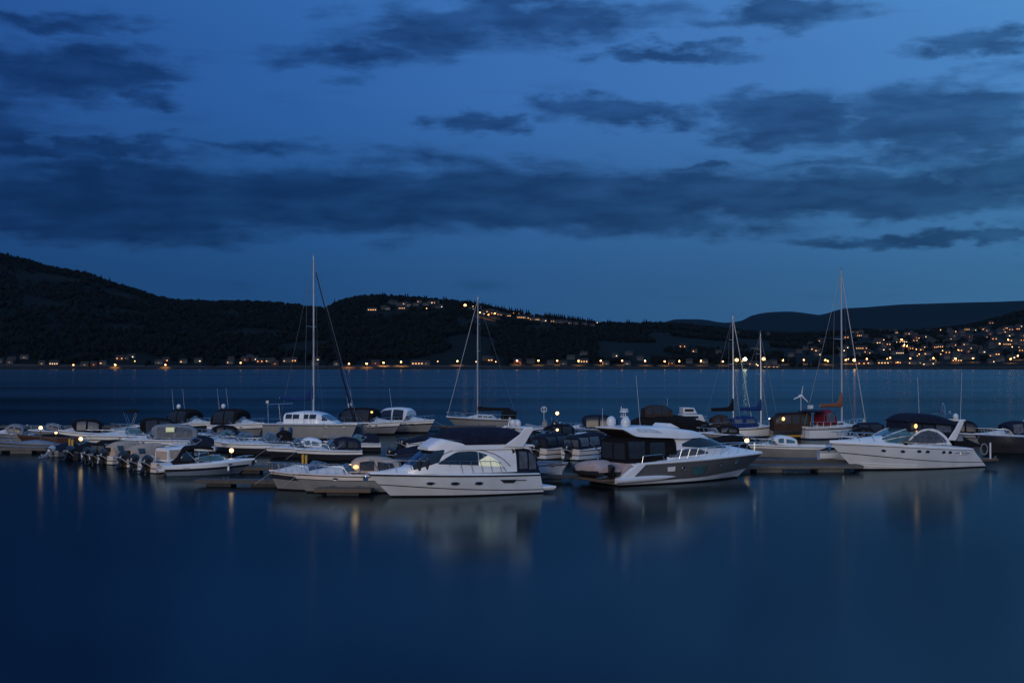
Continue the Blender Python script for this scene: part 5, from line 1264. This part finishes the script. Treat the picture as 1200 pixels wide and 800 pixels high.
def lampfar(px, py, k, i):
    hgt = 7.0
    y = hit(px, py + hgt/2050*F*.8) or drf(px)*.97
    if y < SH+5: y = SH+5
    x = (px-600)/F*y; z0 = tz(px, y); ztop = CAMH+(426-py)/F*y
    h = max(3.5, min(16, ztop-z0)); SPOTS.append((px, y))
    zn = zone(px, py)
    nm = {'l':'orange street lamp','g':'golden street lamp','G':'tall white glaring floodlight','G2':'strong pale lamp','B':'strong orange floodlight','B2':'strong orange lamp'}[k]
    r = thing('street_lamp', uniq(nm+' in @', px, zn), 'street lamp', (x, y, z0), 0, 'street lamps in '+zn if 'far water' not in zn else 'street lamps along the far waterfront')
    MB().cyl((0,0,0), .16, h, 6, r2=.1).build('pole', 'pole_metal', r)
    rad = {'l':1.3,'g':.85,'G':2.9,'G2':1.3,'B':2.3,'B2':1.6}[k]; m = {'l':'lamp_orange','g':'lamp_gold','G':'lamp_green' if i % 3 else 'lamp_gold','G2':'lamp_gold','B':'lamp_orange2','B2':'lamp_orange'}[k]  # globes oversized, lamp glare put into their shape
    MB().ball((0,-.3,h), (rad,rad,rad*.8), 10, 7).build('lamp_globe', m, r)
    if k in ('l','G','B','B2'):
        downlight(r, (0,-1.8,h+1.5), {'l':24000,'G':20000,'B':80000,'B2':36000}[k], (1,.40,.10) if k != 'G' else (1,.8,.45))
        if k == 'B': point(r, (0,-2.8,h), 1200, (1,.35,.08), 1)
mk('lamp_orange2', (.8,.5,.2), .5, emit=(1,.36,.08), es=9)
for i, (px, py, k) in enumerate(H1+H2+H3+H4+H5+H6):
    (house if k in 'wWdh' else lampfar)(px, py, k, i)
# long low hall across the water
y = hit(882, 411.5) or 2300; SPOTS += [(876,y),(882,y),(888,y)]
r = thing('warehouse', 'long low pale hall on the slope above the bright white lamps', 'building', ((885-600)/F*y, y, tz(885, y)-.5), 0)
MB().box((0,0,2.6), (15,10,5.2)).build('wall', 'house_grey', r, smooth=False); MB().slab([(-8,5.2),(8,5.2),(8,5.7),(-8,5.7)], -5.5, 5.5).build('roof', 'gelcoat_dull_shaded', r, smooth=False)
r = thing('boathouse', 'long white boathouse at the waterline right of the white floodlights', 'building', ((903-600)/F*2060, 2060, 1.2), 0)
MB().box((0,0,1.8), (26,8,3.6)).build('wall', 'house_white', r, smooth=False); MB().slab([(-14,3.6),(13,3.6),(11,5.2),(-12,5.2)], -4.5, 4.5).build('roof', 'roof_tile', r, smooth=False)
for q in (-9,-3,4,9): MB().box((q,-4.05,1.8), (2.4,.1,1.8)).build('window', 'win_dim', r, smooth=False)

# ---- forest: one far wood that covers the hills
sp = np.array(SPOTS)
def tree_mesh(mb_v, mb_f, x, y, z, h, kindt, rs):
    n0 = len(mb_v)
    if kindt:   # spruce: two stacked ragged cones
        w = h*rs.uniform(.17,.24); a0 = rs.random()*6
        for (zb, zt, ww) in ((.06,.72,1.0),(.42,1.0,.62)):
            b = len(mb_v)
            for j in range(6):
                q = a0+j*math.pi/3; k = w*ww*rs.uniform(.75,1.15)
                mb_v.append((x+k*math.cos(q), y+k*math.sin(q), z+h*(zb+rs.uniform(-.04,.04))))
            mb_v.append((x, y, z+h*zt))
            for j in range(6): mb_f.append((b+j, b+(j+1)%6, b+6))
    else:
        w = h*rs.uniform(.34,.5); a0 = rs.random()*6
        b = len(mb_v); 
        for lv, (zz, ww) in enumerate(((.12,.6),(.45,1.0),(.78,.75))):
            for j in range(6):
                q = a0+j*math.pi/3+lv*.5; k = w*ww*rs.uniform(.7,1.2)
                mb_v.append((x+k*math.cos(q), y+k*math.sin(q), z+h*(zz+rs.uniform(-.07,.07))))
        mb_v.append((x, y, z+h*rs.uniform(.92,1.02)))
        for lv in (0,1):
            for j in range(6): mb_f.append((b+lv*6+j, b+lv*6+(j+1)%6, b+lv*6+6+(j+1)%6, b+lv*6+6+j))
        for j in range(6): mb_f.append((b+12+j, b+12+(j+1)%6, b+18))
rs = random.Random(11); V = []; Fc = []
def blocked(px, y):
    w = np.abs(sp[:,0]-px) < 14.0/y*F
    return bool(np.any(w & (sp[:,1]-y > -16) & (sp[:,1]-y < 75)))
n = 0
for i in range(46000):
    px = rs.triangular(-470, 1720, 600) if i % 3 else rs.uniform(-470, 1720)
    D = drf(px); t = rs.random()**1.15 if i % 3 else rs.uniform(.88,1.03)
    y = SH+14+(D-SH)*t
    x = (px-600)/F*y
    if -2 < mn.noise(Vector((x/130, y/170, 5)))*1.0 + (.25 if 700 < px < 1000 and .1 < t < .75 else 0) + (.12 if px > 1000 and t < .8 else -.1) - (.5 if t > .86 or t < .04 else 0) and mn.noise(Vector((x/130, y/170, 5))) + (.28 if 700 < px < 1000 and .1 < t < .75 else (.18 if px > 960 and t < .85 else -.12)) > (.22 if t < .86 else 9): continue
    if blocked(px, y): continue
    h = rs.uniform(6.5, 12) if t < .86 else rs.uniform(5, 11)
    tree_mesh(V, Fc, x, y, tz(px, y)-.5, h, rs.random() < (.6 if px < 800 else .35), rs); n += 1
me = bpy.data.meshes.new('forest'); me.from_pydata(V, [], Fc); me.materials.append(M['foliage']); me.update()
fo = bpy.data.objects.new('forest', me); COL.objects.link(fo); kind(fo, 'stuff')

# individual tall conifers that stick out on the skyline round the village
TR = [(392,346,11),(410,348,9),(448,342,11),(475,343,10),(497,343,12),(520,345,11),(548,347,13),(556,349,16),(566,351,13),(573,353,12),(581,354,12),(588,354,18),(597,359,13),(604,360,14),(610,362,12),(617,363,13),(641,364,15),(647,365,17),(652,366,16),(659,367,15),(668,368,17),(674,368,16),(680,369,18),(691,369,20),(712,372,14),(735,374,11),(755,373,12),(100,317,10),(118,321,11),(128,324,12),(233,350,9),(280,351,10),(299,352,12)]
TR = [(a,b-.4,h) for a,b,h in TR]+[(a+2.6,b-.2,h) for a,b,h in TR if 440 < a]+[(a-2.2,b+.6,h) for a,b,h in TR if 630 < a < 700]
for i, (px, py, h) in enumerate(TR):
    D = drf(px)*.985; x = (px-600)/F*D; z = tz(px, D)-1
    h = max(7, min(19, CAMH+(426-py)/F*D+2 - z)); 
    zn = 'left hill' if px < 330 else 'middle crest above the village' if px < 560 else 'crest among the village lights' if px < 640 else 'ridge right of the village'
    r = thing('spruce_tree', 'dark spruce standing out on the skyline of the '+zn, 'tree', (x, D, z), rs.random()*6, 'skyline spruces on the '+zn)
    MB().cyl((0,0,0), .28, h*.95, 6, r2=.05).build('trunk', 'bark', r)
    v, f = [], []
    for k in range(9):
        zz = .12+.09*k; ww = h*.34*(1-k/9.6)*rs.uniform(.8,1.15); b = len(v)
        for j in range(9):
            q = j*math.tau/9+k; kk = ww*rs.uniform(.55,1.15); v.append((kk*math.cos(q), kk*math.sin(q), h*(zz-.02*rs.random())))
        v.append((0,0,h*min(1.0, zz+.17)))
        f += [(b+j, b+(j+1)%9, b+9) for j in range(9)]
    MB().add(v, f).build('crown', 'foliage', r, smooth=False)

# ================================================================== water
def water():
    m = bpy.data.materials.new('calm_fjord_water'); m.use_nodes = True; nt = m.node_tree; b = nt.nodes['Principled BSDF']
    nt.nodes.remove(b); out = nt.nodes['Material Output']; gl = nt.nodes.new('ShaderNodeBsdfGlossy'); gl.distribution = 'GGX'; gl.inputs['Color'].default_value = (.43,.54,.57,1); df = nt.nodes.new('ShaderNodeBsdfDiffuse'); df.inputs['Color'].default_value = (.0006,.0025,.006,1)
    fr = nt.nodes.new('ShaderNodeFresnel'); fr.inputs['IOR'].default_value = 1.33; mxs = nt.nodes.new('ShaderNodeMixShader'); nt.links.new(fr.outputs[0], mxs.inputs[0]); nt.links.new(df.outputs[0], mxs.inputs[1]); nt.links.new(gl.outputs[0], mxs.inputs[2]); nt.links.new(mxs.outputs[0], out.inputs['Surface'])
    tc = nt.nodes.new('ShaderNodeTexCoord'); mp = nt.nodes.new('ShaderNodeMapping'); mp.inputs['Scale'].default_value = (.0022,.018,1)
    n = nt.nodes.new('ShaderNodeTexNoise'); n.inputs['Scale'].default_value = 1; n.inputs['Detail'].default_value = 6
    nt.links.new(tc.outputs['Object'], mp.inputs['Vector']); nt.links.new(mp.outputs['Vector'], n.inputs['Vector'])
    mr = nt.nodes.new('ShaderNodeMapRange'); mr.inputs['From Min'].default_value = .36; mr.inputs['From Max'].default_value = .64
    mr.inputs['To Min'].default_value = .115; mr.inputs['To Max'].default_value = .155
    nt.links.new(n.outputs['Fac'], mr.inputs['Value'])
    # the open fjord outside the sheltered marina is rougher
    sp_ = nt.nodes.new('ShaderNodeSeparateXYZ'); nt.links.new(tc.outputs['Object'], sp_.inputs[0]); mo = nt.nodes.new('ShaderNodeMapRange'); mo.interpolation_type = 'SMOOTHSTEP'
    for k_, v_ in (('From Min',165),('From Max',520),('To Min',0),('To Max',.02)): mo.inputs[k_].default_value = v_
    nt.links.new(sp_.outputs['Y'], mo.inputs['Value']); ao = nt.nodes.new('ShaderNodeMath'); nt.links.new(mr.outputs['Result'], ao.inputs[0]); nt.links.new(mo.outputs['Result'], ao.inputs[1]); nt.links.new(ao.outputs[0], gl.inputs['Roughness'])
    # long swell
    mp2 = nt.nodes.new('ShaderNodeMapping'); mp2.inputs['Scale'].default_value = (.05,.22,1); n2 = nt.nodes.new('ShaderNodeTexNoise'); n2.inputs['Detail'].default_value = 3; n2.inputs['Scale'].default_value = 1
    nt.links.new(tc.outputs['Object'], mp2.inputs['Vector']); nt.links.new(mp2.outputs['Vector'], n2.inputs['Vector'])
    bp = nt.nodes.new('ShaderNodeBump'); bp.inputs['Strength'].default_value = .25; bp.inputs['Distance'].default_value = .05
    nt.links.new(n2.outputs['Fac'], bp.inputs['Height']); bp.inputs['Strength'].default_value = .06; nt.links.new(bp.outputs['Normal'], gl.inputs['Normal'])
    return m
MB().add([(-6000,-300,0),(6000,-300,0),(6000,6300,0),(-6000,6300,0)], [(0,1,2,3)]).build('water', water(), None, smooth=False)
kind(bpy.data.objects['water'], 'structure')

# ================================================================== haze
hz = bpy.data.materials.new('evening_air'); hz.use_nodes = True; nt = hz.node_tree
nt.nodes.remove(nt.nodes['Principled BSDF']); pv = nt.nodes.new('ShaderNodeVolumePrincipled')
pv.inputs['Color'].default_value = (.10,.52,1,1); pv.inputs['Density'].default_value = HAZE
nt.links.new(pv.outputs['Volume'], nt.nodes['Material Output'].inputs['Volume'])
ho = MB().box((0, 5150, 347), (13200, 11300, 706)).build('haze', hz, None, smooth=False); kind(ho, 'stuff')

# ================================================================== sky and light
def sky():
    w = bpy.data.worlds.new('World'); SC.world = w; w.use_nodes = True; nt = w.node_tree; N = nt.nodes; Lk = nt.links.new
    bg = N['Background']; bg.inputs['Strength'].default_value = 1.0
    def math_(op, a, b=None, c=None, clamp=False):
        n = N.new('ShaderNodeMath'); n.operation = op; n.use_clamp = clamp
        for i, v in enumerate((a, b, c)):
            if v is None: continue
            if isinstance(v, (int, float)): n.inputs[i].default_value = v
            else: Lk(v, n.inputs[i])
        return n.outputs[0]
    tc = N.new('ShaderNodeTexCoord'); sx = N.new('ShaderNodeSeparateXYZ'); Lk(tc.outputs['Generated'], sx.inputs[0])
    az = math_('ARCTAN2', sx.outputs['X'], sx.outputs['Y']); el = math_('ARCSINE', sx.outputs['Z'])
    el = math_('ABSOLUTE', el)
    cx = N.new('ShaderNodeCombineXYZ'); Lk(az, cx.inputs[0]); Lk(el, cx.inputs[1])
    # warp
    def noise(sc, det, sxx, syy, off=0, rough=.55):
        mp = N.new('ShaderNodeMapping'); mp.inputs['Scale'].default_value = (sxx, syy, 1); mp.inputs['Location'].default_value = (off, off*.7, off)
        Lk(cx.outputs[0], mp.inputs['Vector']); n = N.new('ShaderNodeTexNoise'); n.inputs['Scale'].default_value = sc; n.inputs['Detail'].default_value = det; n.inputs['Roughness'].default_value = rough
        Lk(mp.outputs['Vector'], n.inputs['Vector']); return n
    nw = noise(1, 5, 26, 62, 2.0)
    sub = N.new('ShaderNodeVectorMath'); sub.operation = 'SUBTRACT'; Lk(nw.outputs['Color'], sub.inputs[0]); sub.inputs[1].default_value = (.5,.5,.5)
    scl = N.new('ShaderNodeVectorMath'); scl.operation = 'MULTIPLY'; Lk(sub.outputs[0], scl.inputs[0]); scl.inputs[1].default_value = (.12,.038,0)
    P = N.new('ShaderNodeVectorMath'); P.operation = 'ADD'; Lk(cx.outputs[0], P.inputs[0]); Lk(scl.outputs[0], P.inputs[1])
    acc = None
    CL = [(75,84,135,30,1),(160,112,60,12,.7),(50,24,110,14,.7),(430,66,125,20,.8),(600,20,200,24,.95),(500,50,120,26,.6),(775,62,95,11,.9),(910,18,130,15,.75),(1145,52,70,15,.8),(565,146,62,15,.9),(735,131,105,16,.9),
          (920,138,95,30,1.1),(1115,138,120,42,1.15),(90,174,170,15,.95),(300,172,110,10,.55),(150,235,300,42,1.1),(500,232,280,44,1.1),(780,235,250,34,1.05),(1030,228,220,26,1.1),(1190,205,120,34,.95),(560,262,240,18,.7),(1110,280,170,9,.85),(820,197,50,7,.6),(960,190,100,9,.5),
          (-200,120,220,60,1),(-350,230,260,60,1),(1420,160,180,60,1),(1560,250,260,40,1),(300,-120,260,50,1),(900,-180,300,60,1),(100,-320,400,70,1),(1100,-420,400,80,1),(600,-600,500,90,1)]
    for (x, y, rx, ry, wt) in CL:
        a = math.atan((x-600)/F); e = math.atan((426-y)/F*math.cos(a))
        s = N.new('ShaderNodeVectorMath'); s.operation = 'SUBTRACT'; Lk(P.outputs[0], s.inputs[0]); s.inputs[1].default_value = (a, e, 0)
        d = N.new('ShaderNodeVectorMath'); d.operation = 'MULTIPLY'; Lk(s.outputs[0], d.inputs[0]); d.inputs[1].default_value = (F/rx/1.35, F/ry/1.5, 0)
        l = N.new('ShaderNodeVectorMath'); l.operation = 'LENGTH'; Lk(d.outputs[0], l.inputs[0])
        v = math_('MULTIPLY', math_('SUBTRACT', 1.0, l.outputs['Value'], clamp=True), wt)
        acc = v if acc is None else math_('MAXIMUM', acc, v)
    n1 = noise(1, 6, 10, 58, 5.0, .55)
    n3 = noise(1, 5, 22, 85, 9.0, .5)
    tot = math_('ADD', math_('MULTIPLY', acc, 1.25), math_('MULTIPLY', math_('SUBTRACT', n1.outputs['Fac'], .5), 1.5))
    tot = math_('ADD', tot, math_('MULTIPLY', math_('SUBTRACT', n3.outputs['Fac'], .5), .28))
    mr = N.new('ShaderNodeMapRange'); mr.interpolation_type = 'SMOOTHSTEP'; mr.inputs['From Min'].default_value = .08; mr.inputs['From Max'].default_value = .78; Lk(tot, mr.inputs['Value'])
    # clear sky: nishita base pulled to the blue hour
    nk = N.new('ShaderNodeTexSky'); nk.sky_type = 'NISHITA'; nk.sun_disc = False; nk.sun_elevation = SUN_EL; nk.sun_rotation = SUN_ROT; nk.altitude = 50; nk.ozone_density = 3.0
    nm = N.new('ShaderNodeMixRGB'); nm.blend_type = 'MULTIPLY'; nm.inputs['Fac'].default_value = 1; nm.inputs[2].default_value = (.0015,.003,.006,1); Lk(nk.outputs[0], nm.inputs[1])
    rp = N.new('ShaderNodeValToRGB'); rp.color_ramp.interpolation = 'EASE'
    els = [(0,(.015,.068,.185)),(.05,(.017,.074,.20)),(.10,(.023,.094,.258)),(.20,(.037,.136,.39)),(.27,(.045,.16,.44)),(.6,(.07,.20,.50)),(1,(.10,.24,.55))]
    e = rp.color_ramp.elements; e[0].position = 0; e[0].color = (*els[0][1],1); e[1].position = 1; e[1].color = (*els[-1][1],1)
    for p, c in els[1:-1]: k = e.new(p); k.color = (*c,1)
    Lk(el, rp.inputs['Fac'])
    ad = N.new('ShaderNodeMixRGB'); ad.blend_type = 'ADD'; ad.inputs['Fac'].default_value = 1; Lk(rp.outputs['Color'], ad.inputs[1]); Lk(nm.outputs[0], ad.inputs[2])
    # brighter towards the right where the sun went down
    ra = N.new('ShaderNodeValToRGB'); e = ra.color_ramp.elements
    e[0].position = .5-.5*.95; e[0].color = (.6,.6,.65,1); e[1].position = 1; e[1].color = (1.0,.95,.9,1)
    for az_, c in ((-.36,(.46,.56,.68)),(-.15,(.66,.78,.86)),(.0,(1,1,1)),(.15,(1.28,1.18,1.07)),(.36,(1.75,1.58,1.26)),(.9,(1.7,1.5,1.2))):
        k = e.new(.5+az_/(2*math.pi)); k.color = (*[q/2 for q in c],1)
    for k in (e[0], e[-1]): k.color = (.42,.42,.45,1)
    Lk(math_('ADD', math_('DIVIDE', az, 2*math.pi), .5), ra.inputs['Fac'])
    # the side-to-side difference fades towards the horizon
    ma = N.new('ShaderNodeMixRGB'); ma.blend_type = 'MULTIPLY'; Lk(ad.outputs[0], ma.inputs[1]); Lk(ra.outputs['Color'], ma.inputs[2]); ma.inputs['Fac'].default_value = 1
    m2 = N.new('ShaderNodeVectorMath'); m2.operation = 'SCALE'; Lk(ma.outputs[0], m2.inputs[0]); m2.inputs['Scale'].default_value = 2.0
    # clouds
    cl = N.new('ShaderNodeMixRGB'); cl.blend_type = 'MULTIPLY'; cl.inputs['Fac'].default_value = 1; Lk(m2.outputs[0], cl.inputs[1])
    cr = N.new('ShaderNodeValToRGB'); cr.color_ramp.elements[0].position = .38; cr.color_ramp.elements[0].color = (.26,.31,.37,1); cr.color_ramp.elements[1].position = .72; cr.color_ramp.elements[1].color = (.50,.55,.60,1); Lk(n3.outputs['Fac'], cr.inputs['Fac'])
    Lk(cr.outputs['Color'], cl.inputs[2])
    fin = N.new('ShaderNodeMixRGB'); Lk(math_('MULTIPLY', mr.outputs['Result'], .93), fin.inputs['Fac']); Lk(m2.outputs[0], fin.inputs[1]); Lk(cl.outputs[0], fin.inputs[2])
    Lk(fin.outputs[0], bg.inputs['Color'])
sky()
s = bpy.data.lights.new('sun', 'SUN'); s.energy = SUN_E; s.angle = R(25); s.color = (1,.86,.70)  # soft sun stands in for dusk glow and quay lamps behind the camera
so = bpy.data.objects.new('sun', s); COL.objects.link(so)
dv = Vector((math.sin(SUN_AZ)*math.cos(SUN_EL), math.cos(SUN_AZ)*math.cos(SUN_EL), math.sin(SUN_EL)))   # towards the sun
so.rotation_euler = dv.to_track_quat('Z', 'Y').to_euler()

# ================================================================== camera and render
cam = bpy.data.cameras.new('camera'); co = bpy.data.objects.new('camera', cam); COL.objects.link(co)
cam.lens = 50.0; cam.sensor_width = 36; cam.clip_end = 30000; cam.clip_start = .5
co.location = (0,0,CAMH); co.rotation_euler = (R(90)+math.atan(26/F), 0, 0); SC.camera = co
SC.render.engine = 'CYCLES'
SC.view_settings.view_transform = 'Standard'; SC.view_settings.look = 'None'; SC.view_settings.gamma = 1; SC.view_settings.exposure = 0
SC.cycles.use_denoising = True
try: SC.cycles.denoiser = 'OPENIMAGEDENOISE'
except Exception: pass
SC.cycles.sample_clamp_indirect = 1.5; SC.cycles.sample_clamp_direct = 0
SC.cycles.max_bounces = 6; SC.cycles.volume_bounces = 0; SC.cycles.transparent_max_bounces = 6
SC.cycles.caustics_reflective = False; SC.cycles.caustics_refractive = False
